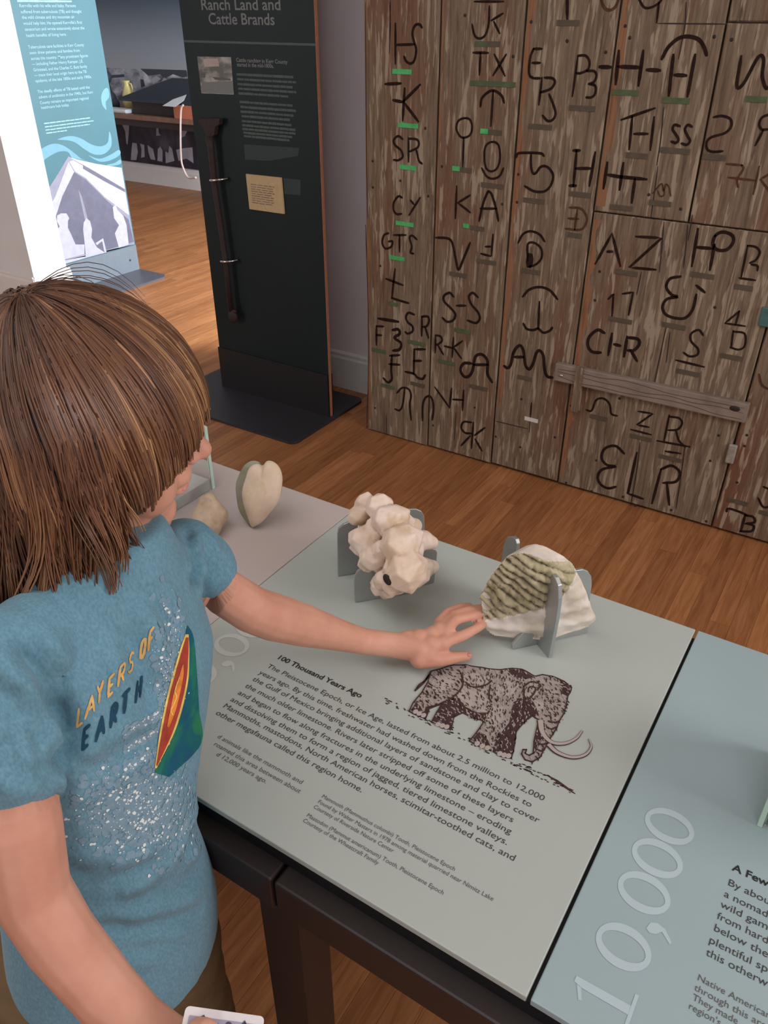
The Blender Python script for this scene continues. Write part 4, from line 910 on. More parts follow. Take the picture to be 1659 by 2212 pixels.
# broken root ends on the far side
limb(bm, [onZ(*cM(1000, 560), .875), onZ(*cM(1160, 570), .855)], [.014, .012]); limb(bm, [onZ(*cM(1130, 780), .86), onZ(*cM(1270, 760), .85), onZ(*cM(1375, 790), .842)], [.02, .016, .011]); limb(bm, [onZ(*cM(1200, 1120), .84), onZ(*cM(1390, 1090), .825)], [.02, .01]); limb(bm, [onZ(*cM(820, 1380), .805), onZ(*cM(780, 1440), .79)], [.013, .008])
me = fuse(bm, .0016, 11)
v = coords(me); nn = normals(me); v += nn*(vnoise(v, 300, 3)[:, None]*.0004+vnoise(v, 120, 24)[:, None]*.0008)
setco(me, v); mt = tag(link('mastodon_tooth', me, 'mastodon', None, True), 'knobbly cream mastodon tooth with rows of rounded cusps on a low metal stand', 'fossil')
tv = BVHTree.FromPolygons([Vector(p) for p in v], [tuple(p.vertices) for p in me.polygons])
hit = tv.ray_cast(CAM, ray(*cM(805, 1262)).normalized())
if hit[0] is not None:
    n_ = hit[1]; t1 = n_.cross(Vector((0, 0, 1))).normalized(); t2 = n_.cross(t1)
    bm = bmesh.new(); ball(bm, hit[0]-n_*.001, (.0062, .0090, .0020), ((t1+t2*.5).normalized(), (t2-t1*.5).normalized(), n_), 14); bmo('root_cavity_shade', bm, 'nail', mt, True)  # shade of the hollow painted as a flat dark blob on the enamel

gs = empty('fossil_stand', 'crossed aluminium plates with tall prongs holding the mammoth tooth', 'stand')
B1 = (cG(838, 1372), cG(978, 1542))
plate('stand_plate', B1, [(955, 1540), (800, 1370), (700, 1250), (560, 1090), (440, 950), (400, 800), (430, 420), (450, 260), (470, 190), (500, 155), (550, 150), (585, 180), (600, 230), (590, 330), (575, 600), (620, 980), (760, 1180), (895, 1300), (915, 1100), (905, 800), (880, 600), (855, 460), (900, 450), (950, 510), (1030, 610), (1065, 700), (1070, 850), (1040, 1080)], cG, .0062, gs)
B2 = (cG(555, 1420), cG(870, 1350))
plate('stand_plate', B2, [(555, 1420), (555, 1370), (700, 1200), (1100, 1100), (1200, 900), (1235, 560), (1260, 535), (1340, 520), (1400, 540), (1440, 600), (1445, 690), (1425, 850), (1400, 1230), (870, 1350)], cG, .005, gs)
# tooth: thick fan-shaped block of plates, ridged chewing face to the left
lc, fc, rc = onZ(*cG(220, 1230), ZT+.016), onZ(*cG(900, 1320), ZT+.012), onZ(*cG(1440, 1130), ZT+.016)
eL = (lc-fc); eR = (rc-fc); upv = Vector((0, 0, 1))
nL = Vector((eL.y, -eL.x, 0)).normalized(); nL = nL if nL.dot(CAM-fc) > 0 else -nL   # outward normal of the ridged face
nR = Vector((eR.y, -eR.x, 0)).normalized(); nR = nR if nR.dot(CAM-fc) > 0 else -nR
def LF(x, y): return onPl(*cG(x, y), fc, nL)
def RF(x, y): return onPl(*cG(x, y), fc, nR)
bm = bmesh.new(); pts = []
for q in ((165, 830), (240, 740), (310, 600), (390, 480), (480, 365), (620, 320), (760, 330), (860, 430), (890, 650), (910, 900), (900, 1320), (560, 1350), (330, 1345), (240, 1190)): pts.append(LF(*q))
for q in ((900, 420), (1010, 500), (1130, 640), (1260, 850), (1360, 1010), (1400, 1180), (1050, 1295), (1480, 1080)): pts.append(RF(*q))
bk = eL*.55+eR*.62
def BK(x, y): return onPl(*cG(x, y), fc+bk, nL)
for q in ((640, 290), (720, 245), (820, 228), (930, 255), (1020, 318), (1120, 345), (1215, 420), (1245, 540), (1300, 620), (1380, 760), (1430, 850), (1490, 1040), (1380, 1180)): pts.append(onPl(*cG(*q), fc+eR*.62+eL*.12, nL))
for p in pts: p.z = max(p.z, ZT+.012)
for p in pts: bm.verts.new(p)
bmesh.ops.remove_doubles(bm, verts=bm.verts, dist=.0005)
r = bmesh.ops.convex_hull(bm, input=bm.verts); bmesh.ops.delete(bm, geom=[g for g in r['geom_interior'] if isinstance(g, bmesh.types.BMVert)], context='VERTS')
me = fuse(bm, .0014, 14)
v = coords(me); nn = normals(me)
sL = (v-np.array(fc))@np.array(eL.normalized()); sR = (v-np.array(fc))@np.array(eR.normalized()); zz = v[:, 2]-ZT
mL = np.clip(nn@np.array(nL)*1.6-.35, 0, 1); mR = np.clip(nn@np.array(nR)*1.4-.2, 0, 1)
top_ = np.clip((zz-.082+.60*sL+vnoise(v, 60, 12)*.008)/.012, 0, 1)    # ridges stop above the smooth base
wob = vnoise(v, 45, 11)*.006
ph_ = (zz-sL*.62+wob*1.5+vnoise(v, 110, 13)*.002)/.0135
rid = np.abs(np.sin(ph_*math.pi))**.7
v += nn*((mL*top_*(rid*.0066-.0050+vnoise(v, 190, 5)*.0028+vnoise(v, 460, 15)*.0018+vnoise(v, 800, 16)*.0007))[:, None])
v += nn*((mL*(1-top_)*(np.sin(zz/.009*2+wob*200)*.0014+vnoise(v, 120, 8)*.0008+vnoise(v, 420, 18)*.0005))[:, None])
v += nn*((mR*(vnoise(v, 95, 6)*.0022+vnoise(v, 240, 7)*.0010))[:, None]) + nn*(((1-mL)*vnoise(v, 60, 9)*.0024)[:, None])
v[:, 2] = np.maximum(v[:, 2], ZT+.006)
setco(me, v)
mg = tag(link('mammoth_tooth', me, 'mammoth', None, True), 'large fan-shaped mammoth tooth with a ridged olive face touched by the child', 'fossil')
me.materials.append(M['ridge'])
pm = np.array([np.mean([mL[i]*top_[i] for i in p.vertices]) for p in me.polygons]) > .42
me.polygons.foreach_set('material_index', pm.astype(np.int32))

# clam: two bulging valves standing on their tip
cC = crop(400, 900, 4.1475)
hp = [(688, 437), (660, 405), (620, 392), (580, 402), (530, 440), (490, 490), (460, 560), (446, 640), (452, 730), (470, 820), (500, 890), (545, 950), (590, 992), (650, 962), (700, 918), (760, 860), (810, 790), (850, 700), (872, 620), (874, 550), (855, 480), (820, 430), (775, 402), (735, 402), (712, 430)]
base = onZ(*cC(598, 992), ZT+.001); nf = Vector((.42, -.80, .40)).normalized()
rim = [onPl(*cC(*p), base, nf) for p in spline(hp, 3, True)]
cen = sum(rim, Vector())/len(rim)
def dome(name, rim, cen, nrm, depth, parent, mat, shift=Vector()):
    bm = bmesh.new(); K = 10; rows = []
    for k in range(K):
        t = k/K; rows.append([bm.verts.new(cen+shift*math.sin(t*1.57)+(p-cen)*math.cos(t*math.pi/2)**.8+nrm*depth*math.sin(t*math.pi/2)) for p in rim])
    top = bm.verts.new(cen+shift+nrm*depth)
    n = len(rim)
    for a, b_ in zip(rows, rows[1:]):
        for i in range(n): bm.faces.new((a[i], a[(i+1) % n], b_[(i+1) % n], b_[i]))
    for i in range(n): bm.faces.new((rows[-1][i], rows[-1][(i+1) % n], top))
    bmesh.ops.recalc_face_normals(bm, faces=bm.faces)
    me = bpy.data.meshes.new(name); bm.to_mesh(me); bm.free()
    v = coords(me); nn = normals(me); v += nn*(vnoise(v, 110, 2)*.0018+vnoise(v, 40, 3)*.003)[:, None]; setco(me, v)
    return link(name, me, mat, parent, True)
cl = empty('clam_fossil', 'heart-shaped tan fossil clam standing on its tip on the pinkish panel', 'fossil')
cl_inner = []
for p in spline([(688, 442), (655, 425), (610, 430), (570, 470), (548, 540), (520, 640), (515, 760), (540, 860), (570, 930), (598, 990), (650, 962), (700, 918), (760, 860), (810, 790), (850, 700), (872, 620), (874, 550), (855, 480), (820, 430), (775, 404), (735, 404), (712, 434)], 3, True): cl_inner.append(onPl(*cC(*p), base+nf*.004, nf))
dome('front_valve', cl_inner, sum(cl_inner, Vector())/len(cl_inner), nf, .016, cl, 'clam')
dome('rear_valve', rim, cen, -nf, .024, cl, 'clam_rim'); dome('valve_rim', rim, cen, nf, .006, cl, 'clam_rim')
bm = bmesh.new(); ribbon(bm, [onPl(*cC(*p), base+nf*.0165, nf) for p in spline([(690, 480), (600, 520), (590, 640), (600, 760), (590, 860), (600, 930)], 5)], nf, .004, .0005)
bm.free()
# snail fossil behind the shoulder
cs = onZ(462, 1158, ZT)
bm = bmesh.new()
for dx, dy, dz, r in ((0, 0, .026, .027), (-.006, .012, .045, .021), (-.012, .016, .062, .014), (.012, -.012, .022, .022), (-.02, 0, .035, .02), (-.012, -.016, .024, .022), (-.024, .012, .055, .012), (.004, .018, .03, .02)): ball(bm, cs+Vector((dx*.85-.012, dy*.85+.01, dz*.88)), r*.86, seg=12)
me = fuse(bm, .003, 5); v = coords(me); v += normals(me)*(vnoise(v, 120, 5)*.0014)[:, None]; v[:, 2] = np.maximum(v[:, 2], ZT+.001); setco(me, v)
tag(link('snail_fossil', me, 'snail', None, True), 'small lumpy brown fossil beside the child\'s shoulder in front of the glass case', 'fossil')
# glass cases
def case(label, x0, x1, y0_, y1_, h, pz):
    e = empty('glass_case', label, 'display case')
    boxo('case_plinth', (x0+.006, y0_+.006, ZT+.0005), (x1-.0045, y1_-.006, ZT+pz), 'plinth', e, .001)
    for nm, lo, hi in (('glass_pane', (x0, y0_+.005, ZT+.0005), (x0+.004, y1_-.005, ZT+h)), ('glass_pane', (x1-.004, y0_+.005, ZT+.0005), (x1, y1_-.005, ZT+h)), ('glass_pane', (x0, y0_, ZT+.0005), (x1, y0_+.004, ZT+h)), ('glass_pane', (x0, y1_-.004, ZT+.0005), (x1, y1_, ZT+h))):
        boxo(nm, lo, hi, 'glass', e)
    for x in (x0, x1):
        for yy in (y0_, y1_): boxo('pane_edge', (x-.0035, yy-.0045, ZT+.0005), (x+.0015, yy+.0025, ZT+h), 'glass_edge', e)
    for lo, hi in (((x0, y0_-.001, ZT+h), (x1, y0_+.005, ZT+h+.002)), ((x1-.005, y0_+.005, ZT+h), (x1, y1_, ZT+h+.002)), ((x0, y0_+.005, ZT+h), (x0+.005, y1_, ZT+h+.002))): boxo('pane_edge', lo, hi, 'glass_edge', e)
    return e
case('glass display case with a white plinth behind the child\'s face', -1.15, -.953, .79, .907, .128, .022)
case('small glass display case at the right edge on the bluish panel', .0535, .19, .690, .80, .13, .02)

# ================================================================== CHILD
kid = empty('person', 'child with long brown hair in a blue t-shirt reaching to the mammoth tooth', 'person')
Hc = Vector((-.576, .405, 1.201)); hf = Vector((.74434659, .65528248, -.12865857)); hs = Vector((.65209776, -.75475954, -.07146011)); hu = Vector((.14393285, .03070687, .98911093))
AX = (hf, hs, hu)
def hd(a, s, u): return Hc+hf*a+hs*s+hu*u
wv = Vector((-.10, .985, -.14)).normalized(); nv = Vector((.985, .10, 0)).normalized()
bm = bmesh.new()
# head
ball(bm, hd(-.012, 0, .02), (.090, .072, .088), AX, 24); ball(bm, hd(.022, 0, -.035), (.064, .058, .072), AX, 24)
ball(bm, hd(.058, 0, -.097), (.022, .024, .019), AX); ball(bm, hd(.026, 0, -.080), (.050, .046, .034), AX); ball(bm, hd(.045, .03, -.045), (.036, .028, .036), AX); ball(bm, hd(.045, -.03, -.045), (.036, .028, .036), AX)
ball(bm, hd(.016, .042, -.072), (.042, .016, .030), AX); ball(bm, hd(.016, -.042, -.072), (.042, .016, .030), AX)
limb(bm, [hd(.080, 0, .008), hd(.092, 0, -.01), hd(.101, 0, -.022)], [.007, .0085, .0105]); ball(bm, hd(.092, .010, -.026), .0075); ball(bm, hd(.092, -.010, -.026), .0075)
ball(bm, hd(.077, 0, -.048), (.016, .022, .014), AX); ball(bm, hd(.083, 0, -.052), (.008, .016, .006), AX); ball(bm, hd(.080, 0, -.064), (.009, .015, .007), AX)
for sg in (1, -1): ball(bm, hd(-.008, sg*.070, -.012), (.016, .009, .026), AX); ball(bm, hd(.075, sg*.03, .024), (.012, .022, .008), AX)
# neck and trunk under the shirt
N0 = Vector((-.545, .372, 1.07))
limb(bm, [hd(-.02, 0, -.06), N0, N0-Vector((0, 0, .04))], [.048, .044, .05])
Ls, Rs = P(400, 1192, .845), P(10, 1420, .655)
limb(bm, [Ls-wv*.02, N0+Vector((0, 0, -.04)), Rs+wv*.02], [.035, .05, .035])
for z, c, a, d in ((1.0, (-.53, .355), .105, .07), (.92, (-.533, .32), .1, .075), (.82, (-.535, .285), .09, .08), (.72, (-.54, .268), .1, .08), (.64, (-.54, .26), .11, .08)):
    ball(bm, (c[0], c[1], z), (d, a, .07), (nv, wv, Vector((0, 0, 1))), 18)
# left arm reaching over the table
wr = onZ(856, 1394, ZT+.034)
limb(bm, [Ls, P(469, 1268, .872), P(543, 1316, .915), P(588, 1332, .943), P(653, 1350, .985), P(722, 1369, 1.025), P(784, 1385, 1.058), wr], [.024, .0262, .0276, .0290, .0272, .0215, .0178, .0172])
def fin(*p, r=(.0082, .0078, .0068, .0056)):
    pts = [onZ(x, y, ZT+z) for x, y, z in p]; limb(bm, pts, r[:len(pts)], 10)
# palm
for x, y, z, r in ((880, 1400, .032, .0168), (905, 1406, .031, .0165), (905, 1382, .036, .0155), (930, 1395, .034, .0155), (935, 1372, .038, .0135), (955, 1390, .035, .0120), (950, 1360, .039, .0115), (925, 1418, .026, .0135), (905, 1425, .024, .0125), (965, 1372, .037, .0105), (962, 1352, .040, .0095), (880, 1385, .034, .0155)):
    ball(bm, onZ(x, y, ZT+z), r, seg=12)
limb(bm, [wr, onZ(900, 1402, ZT+.032)], [.0178, .0165])
fin((962, 1388, .035), (1002, 1372, .040), (1032, 1356, .036), (1055, 1342, .030))         # index
fin((960, 1366, .040), (986, 1338, .053), (1022, 1330, .050), (1053, 1321, .043))         # middle
fin((958, 1352, .041), (982, 1328, .053), (1012, 1318, .052), (1040, 1312, .046), r=(.0078, .0074, .0066, .0054))         # ring
fin((948, 1344, .041), (968, 1322, .050), (992, 1312, .050), (1014, 1308, .046), r=(.0072, .0066, .006, .005))         # little
fin((912, 1424, .024), (948, 1425, .020), (982, 1420, .015), (1009, 1417, .011), r=(.0128, .0104, .0088, .0070))       # thumb
# right arm hanging, forearm forward with a card
re_, rw = P(70, 1930, .665), P(375, 2252, .652)
limb(bm, [Rs, P(20, 1600, .645), P(42, 1780, .648), re_, P(133, 2030, .672), P(233, 2150, .668), P(305, 2212, .66), rw], [.026, .0285, .0335, .0315, .0297, .0268, .0220, .0185])
for x, y, d, r in ((410, 2252, .652, .019), (440, 2262, .65, .0185), (460, 2285, .65, .018), (430, 2290, .65, .018)): ball(bm, P(x, y, d), r, seg=12)
def fin2(*p, r=(.0095, .0085, .0078, .0065)):
    limb(bm, [P(*q) for q in p], r[:len(p)], 10)
fin2((400, 2236, .640), (424, 2222, .628), (444, 2220, .6215), (458, 2224, .6215))      # thumb on the card's face
for i in range(4): fin2((470+i*4, 2262+i*18, .655), (508, 2268+i*17, .662), (535, 2272+i*17, .652), (525, 2276+i*17, .642), r=(.0085, .0078, .007, .006))
# legs and feet
for sg in (1, -1):
    hip = Vector((-.54, .26, .60))+wv*.06*sg; kn = Vector((-.535, .25+sg*.07, .33)); an = Vector((-.545, .25+sg*.075, .07))
    limb(bm, [hip, kn, an], [.062, .043, .032]); limb(bm, [an-Vector((0.02, 0, .03)), an+Vector((.09, 0, -.045))], [.03, .022])
me = fuse(bm, .0024, 6, .5)
body = link('body', me, 'skin', kid, True)
# eyes and lips
for sg in (1, -1):
    bm = bmesh.new(); ball(bm, hd(.074, sg*.03, .004), .0115, seg=14); ey = bmo('eye', bm, 'eye', kid, True)
    bm = bmesh.new(); ball(bm, hd(.0845, sg*.031, .003), (.0022, .0052, .0052), AX, 12); bmo('iris', bm, 'iris', ey, True)
bm = bmesh.new(); ball(bm, hd(.0875, 0, -.0525), (.0046, .0135, .0036), AX, 14); ball(bm, hd(.084, 0, -.0625), (.0055, .012, .004), AX, 14); bmo('lips', bm, 'skin_lip', kid, True)
bm = bmesh.new()
for x, y, z in ((1013, 1414, .0165),): ball(bm, onZ(x, y, ZT+z), (.0042, .0032, .0016), seg=10)
bmo('thumbnail', bm, 'skin_lip', kid, True)
# --- t-shirt
bm = bmesh.new()
def loft(bm, rings, N=36):
    rows = []
    for c, a, d in rings:
        c = Vector(c); rows.append([bm.verts.new(c+wv*a*math.cos(t)+nv*d*math.sin(t)*(1 if math.sin(t) > 0 else .9)) for t in [2*math.pi*k/N for k in range(N)]])
    for p, q in zip(rows, rows[1:]):
        for k in range(N): bm.faces.new((p[k], p[(k+1) % N], q[(k+1) % N], q[k]))
    bm.faces.new(rows[0][::-1]); bm.faces.new(rows[-1])
loft(bm, [((-.525, .262, .615), .125, .105), ((-.525, .264, .66), .122, .106), ((-.525, .268, .72), .112, .104), ((-.527, .274, .78), .104, .1), ((-.53, .288, .84), .106, .097), ((-.533, .312, .91), .118, .094), ((-.533, .338, .98), .122, .088), ((-.537, .350, 1.03), .112, .074), ((-.541, .364, 1.07), .086, .064), ((-.543, .374, 1.105), .062, .058), ((-.545, .378, 1.118), .053, .052)])
# flared tail at the back right
limb(bm, [Ls-wv*.03, Ls, P(420, 1202, .856), P(440, 1217, .866), P(447, 1230, .869)], [.038, .039, .0365, .0345, .034])
limb(bm, [Rs+wv*.03, Rs, P(2, 1540, .650), P(12, 1650, .649)], [.043, .044, .0415, .0425])
bmesh.ops.recalc_face_normals(bm, faces=bm.faces)
me = fuse(bm, .0034, 9, .5)
v = coords(me); nn = normals(me)
cK = crop(0, 1060, 2.9625); cL = crop(0, 1700, 2.592)
bvh0 = BVHTree.FromPolygons([Vector(p) for p in v], [tuple(p.vertices) for p in me.polygons])
fold = np.zeros(len(v))
def crease(c, pts, amp, wid, ridge=.6):
    # a fold of the cloth: a furrow along a line on the shirt with a swelling on either side
    global fold
    q = []
    for p in spline(pts, 6):
        h = bvh0.ray_cast(CAM, ray(*c(*p)).normalized())
        if h[0] is not None and (not q or (h[0]-q[-1]).length < .04): q.append(h[0])
    if len(q) < 3: return
    q = np.array(q); best = np.full(len(v), 9.); par = np.zeros(len(v))
    for k in range(len(q)-1):
        a, e = q[k], q[k+1]-q[k]; L2 = e@e+1e-12; t = np.clip(((v-a)@e)/L2, 0, 1); d = np.linalg.norm(v-a-t[:, None]*e, axis=1)
        m_ = d < best; best[m_] = d[m_]; par[m_] = (k+t[m_])/(len(q)-1)
    env = np.clip(np.sin(np.clip(par*.9+.05, 0, 1)*math.pi)*1.5, 0, 1)
    amp = amp*1.45
    fold += env*amp*(-np.exp(-(best/wid)**2)+ridge*np.exp(-((best-1.9*wid)/wid)**2))
for pts, a, w in (([(300, 1330), (380, 1450), (405, 1580), (380, 1700), (325, 1800)], .008, .012), ([(160, 960), (230, 1130), (290, 1270), (340, 1420)], .006, .010), ([(70, 880), (190, 1040), (330, 1190), (420, 1330)], .004, .010), ([(740, 870), (850, 990), (900, 1140), (960, 1260), (1000, 1330)], .006, .011), ([(870, 560), (960, 690), (1060, 800), (1090, 930)], .0035, .009),
                  ([(780, 600), (850, 780), (900, 900)], .003, .009), ([(1100, 250), (1140, 370), (1180, 480)], .0042, .007), ([(1195, 240), (1210, 340), (1200, 450)], .0038, .006), ([(1290, 400), (1250, 480), (1235, 600)], .006, .008), ([(1300, 270), (1345, 400), (1360, 520)], .003, .008),
                  ([(0, 1270), (120, 1340), (220, 1450), (310, 1590)], .0055, .009), ([(0, 1400), (120, 1480), (230, 1570), (310, 1640)], .005, .008), ([(0, 1560), (140, 1640), (300, 1690)], .005, .008), ([(0, 1700), (150, 1790), (310, 1780)], .004, .008), ([(350, 1920), (480, 1800), (640, 1690)], .004, .012), ([(620, 1820), (760, 1700), (980, 1560)], .003, .012)):
    crease(cK, pts, a, w)
for pts, a, w in (([(400, 555), (560, 545), (720, 500), (890, 430)], .005, .010), ([(640, 700), (820, 620), (960, 520), (1120, 440)], .003, .012), ([(540, 800), (720, 800), (900, 770), (1110, 700)], .005, .009), ([(650, 880), (800, 890), (950, 870)], .003, .010), ([(1170, 120), (1080, 280), (1020, 420)], .0035, .011), ([(420, 640), (560, 640), (700, 590)], .003, .010), ([(1150, 430), (1000, 600), (860, 680)], .003, .012), ([(380, 480), (520, 470), (640, 440)], .003, .009)):
    crease(cL, pts, a, w)
fold += vnoise(v, 32, 21)*.0022
v += nn*fold[:, None]
setco(me, v)
# keep the arms inside the sleeves up to the hems
def tuck(a, b, rad, margin=.004):
    bv = BVHTree.FromPolygons([Vector(p) for p in v], [tuple(p.vertices) for p in me.polygons])
    bo = coords(body.data); a = np.array(a); b = np.array(b); L = np.linalg.norm(b-a); e = (b-a)/L
    sp = (bo-a)@e; dd = np.linalg.norm(bo-a-sp[:, None]*e, axis=1)
    for i in np.where((sp > -.06) & (sp < L-margin) & (dd < rad))[0]:
        p = Vector(bo[i]); h = bv.find_nearest(p)
        if h[0] is not None and (p-h[0]).dot(h[1]) > -.0022: bo[i] = np.array(h[0]-h[1]*.0035)
    setco(body.data, bo)
tuck((-.53, .27, .60), (-.54, .36, 1.06), .13); tuck(Ls, P(440, 1217, .866)+(P(440, 1217, .866)-Ls).normalized()*.030, .06); tuck(Rs, P(12, 1650, .649)+Vector((.02, -.01, -.034)), .075)
# open the shirt where arms, neck and hips come out: hollow collars by trimming the caps
shirt = link('t_shirt', me, 'shirt', kid, True)
bvh = BVHTree.FromPolygons([Vector(p) for p in v], [tuple(p.vertices) for p in me.polygons])
def onS(x, y, off=.0012):
    h = bvh.ray_cast(CAM, ray(x, y).normalized())
    if h[0] is None: return None, None
    return h[0]+h[1]*off, h[1]
def sstroke(bm, pts, wpx, off=.0008, curved=False):
    q = spline(pts, 5) if curved else [np.array(a)+(np.array(b_)-np.array(a))*t/5 for a, b_ in zip(pts, pts[1:]) for t in range(5)]+[np.array(pts[-1])]
    P3, N3 = [], []
    for p in q:
        h, n_ = onS(*cK(*p), off)
        if h is not None and (not P3 or (h-P3[-1]).length < .03): P3.append(h); N3.append(n_)
    if len(P3) > 1:
        d = (P3[0]-CAM).dot(_f); ribbon(bm, P3, N3, wpx/2.9625*d/FPX, .0002)
LET = {'L': [[(0, 0), (0, 1)], [(0, 1), (.62, 1)]], 'A': [[(0, 1), (.4, 0)], [(.4, 0), (.8, 1)], [(.15, .65), (.65, .65)]], 'Y': [[(0, 0), (.36, .5)], [(.72, 0), (.36, .5)], [(.36, .5), (.36, 1)]], 'E': [[(0, 0), (0, 1)], [(0, 0), (.6, 0)], [(0, .5), (.5, .5)], [(0, 1), (.6, 1)]],
       'R': [[(0, 0), (0, 1)], [(0, 0), (.5, 0), (.62, .14), (.62, .38), (.5, .52), (0, .52)], [(.3, .52), (.66, 1)]], 'S': [[(.6, .12), (.42, 0), (.15, 0), (0, .18), (.1, .42), (.5, .56), (.62, .78), (.5, 1), (.18, 1), (0, .86)]], 'O': [[(.35, 0), (.08, .1), (0, .5), (.08, .9), (.35, 1), (.62, .9), (.7, .5), (.62, .1), (.35, 0)]], 'F': [[(0, 0), (0, 1)], [(0, 0), (.6, 0)], [(0, .48), (.5, .48)]],
       'T': [[(0, 0), (.7, 0)], [(.35, 0), (.35, 1)]], 'H': [[(0, 0), (0, 1)], [(.65, 0), (.65, 1)], [(0, .5), (.65, .5)]]}
def word(bm, letters, hpx, wpx):
    """letters: (char, x, y of its foot-left, reading angle deg, width) in crop pixels"""
    for ch, x, y, ang, wd in letters:
        a = math.radians(ang); ex = np.array((math.cos(a), -math.sin(a)))*wd/.7; ey = np.array((.10, -1.0))*hpx
        for st in LET[ch]: sstroke(bm, [tuple(np.array((x, y))+ex*p[0]+ey*(1-p[1])) for p in st], wpx)
bm = bmesh.new(); word(bm, [('L', 497, 1510, 42, 50), ('A', 548, 1455, 44, 62), ('Y', 610, 1372, 46, 52), ('E', 690, 1318, 48, 48), ('R', 755, 1248, 50, 52), ('S', 815, 1175, 52, 48), ('O', 895, 1088, 55, 54), ('F', 950, 1020, 58, 42)], 118, 16); bmo('shirt_lettering', bm, 'shirt_orange', shirt)
bm = bmesh.new(); word(bm, [('E', 530, 1655, 44, 50), ('A', 612, 1600, 46, 62), ('R', 705, 1512, 48, 52), ('T', 775, 1440, 50, 58), ('H', 865, 1352, 52, 46)], 128, 22); bmo('shirt_lettering', bm, 'shirt_dark', shirt)
def spatch(name, left, right, mat, off, nu=26, nvv=8):
    L_, R_ = spline(left, 8), spline(right, 8)
    li = [L_[int(t*(len(L_)-1))] for t in np.linspace(0, 1, nu)]; ri = [R_[int(t*(len(R_)-1))] for t in np.linspace(0, 1, nu)]
    vs, fs = [], []; idx = {}
    for i in range(nu):
        for j in range(nvv):
            h, n_ = onS(*cK(*(li[i]+(ri[i]-li[i])*j/(nvv-1))), off)
            if h is not None and h.z > .3: idx[i, j] = len(vs); vs.append(h)
    for i in range(nu-1):
        for j in range(nvv-1):
            k = [(i, j), (i, j+1), (i+1, j+1), (i+1, j)]
            if all(q in idx for q in k):
                pp = [vs[idx[q]] for q in k]
                if max((pp[0]-p).length for p in pp) < .05: fs.append(tuple(idx[q] for q in k))
    return mk(name, vs, fs, mat, shirt, True)
spatch('planet_print', [(1195, 865), (1185, 940), (1195, 1150), (1170, 1350), (1090, 1600), (985, 1800)], [(1200, 865), (1235, 940), (1255, 1150), (1270, 1400), (1282, 1620), (1200, 1770)][:5]+[(1080, 1830)], 'planet_g', .0008)
spatch('planet_rim', [(1180, 920), (1135, 1050), (1085, 1230), (1025, 1500), (985, 1770)], [(1200, 920), (1205, 1050), (1192, 1250), (1120, 1520), (995, 1775)], 'lava_y', .0012)
spatch('planet_mantle', [(1182, 940), (1145, 1060), (1098, 1230), (1040, 1490), (992, 1755)], [(1198, 940), (1196, 1060), (1180, 1240), (1105, 1520), (1000, 1755)], 'lava_r', .0016)
spatch('planet_core', [(1158, 1110), (1120, 1230), (1080, 1400), (1060, 1500)], [(1164, 1110), (1160, 1200), (1120, 1380), (1072, 1510)], 'lava_o', .0020)
bm = bmesh.new(); sstroke(bm, [(1135, 1190), (1110, 1280), (1120, 1320), (1085, 1400), (1095, 1430)], 8, .0022, True); bmo('planet_core_line', bm, 'lava_y', shirt)
# star speckles over a pale haze
def speckle(name, n, mat, radii, off, seed):
    rd = random.Random(seed); bm = bmesh.new(); cnt = 0
    while cnt < n:
        if rd.random() < .66: x, y = rd.gauss(930, 190), rd.gauss(2050, 150)
        elif rd.random() < .6: x, y = rd.gauss(1090, 50), rd.gauss(1180, 260)
        else: t = rd.random(); x, y = 800+t*230, rd.choice((1550, 1650, 1780))-t*130+rd.gauss(0, 12)
        if x > 1340 or x < 350 or y < 500: continue
        h, n_ = onS(*cK(x, y), off)
        if h is None: continue
        if h.z < .6: continue
        t1 = n_.orthogonal().normalized(); t2 = n_.cross(t1); r = rd.choice(radii)
        vs = [bm.verts.new(h+(t1*math.cos(a)+t2*math.sin(a))*r*rd.uniform(.7, 1.2)) for a in [k*math.pi/4 for k in range(8)]]; bm.faces.new(vs); cnt += 1
    bmo(name, bm, mat, shirt)['kind'] = 'stuff'
speckle('haze_speckle', 1700, 'shirt_haze', (.0012, .0018, .0026, .0038), .0004, 3)
speckle('star_speckle', 620, 'shirt_white', (.0004, .0005, .0006, .0008, .0010, .0016), .0007, 4)
# --- trousers and shoes
bm = bmesh.new()
for sg in (1, -1):
    hip = Vector((-.54, .26, .62))+wv*.055*sg; kn = Vector((-.535, .25+sg*.075, .33)); an = Vector((-.55, .25+sg*.08, .06))
    limb(bm, [hip, kn, an], [.083, .066, .06], 20)
ball(bm, (-.54, .26, .66), (.095, .11, .1), seg=20)
me = fuse(bm, .006, 6); v = coords(me); v += normals(me)*(vnoise(v, 40, 31)*.003+np.sin(v[:, 2]*90+v[:, 0]*50)*.0015)[:, None]; v[:, 2] = np.maximum(v[:, 2], .035); setco(me, v)
link('trousers', me, 'pants', kid, True)
for sg in (1, -1):
    an = Vector((-.55, .25+sg*.08, .03)); bm = bmesh.new(); limb(bm, [an-Vector((.03, 0, -.012)), an+Vector((.05, 0, .005)), an+Vector((.11, 0, 0))], [.04, .036, .03]); me = fuse(bm, .006, 4); v = coords(me); v[:, 2] = np.maximum(v[:, 2], .001); setco(me, v); link('shoe', me, 'shoe', kid, True)
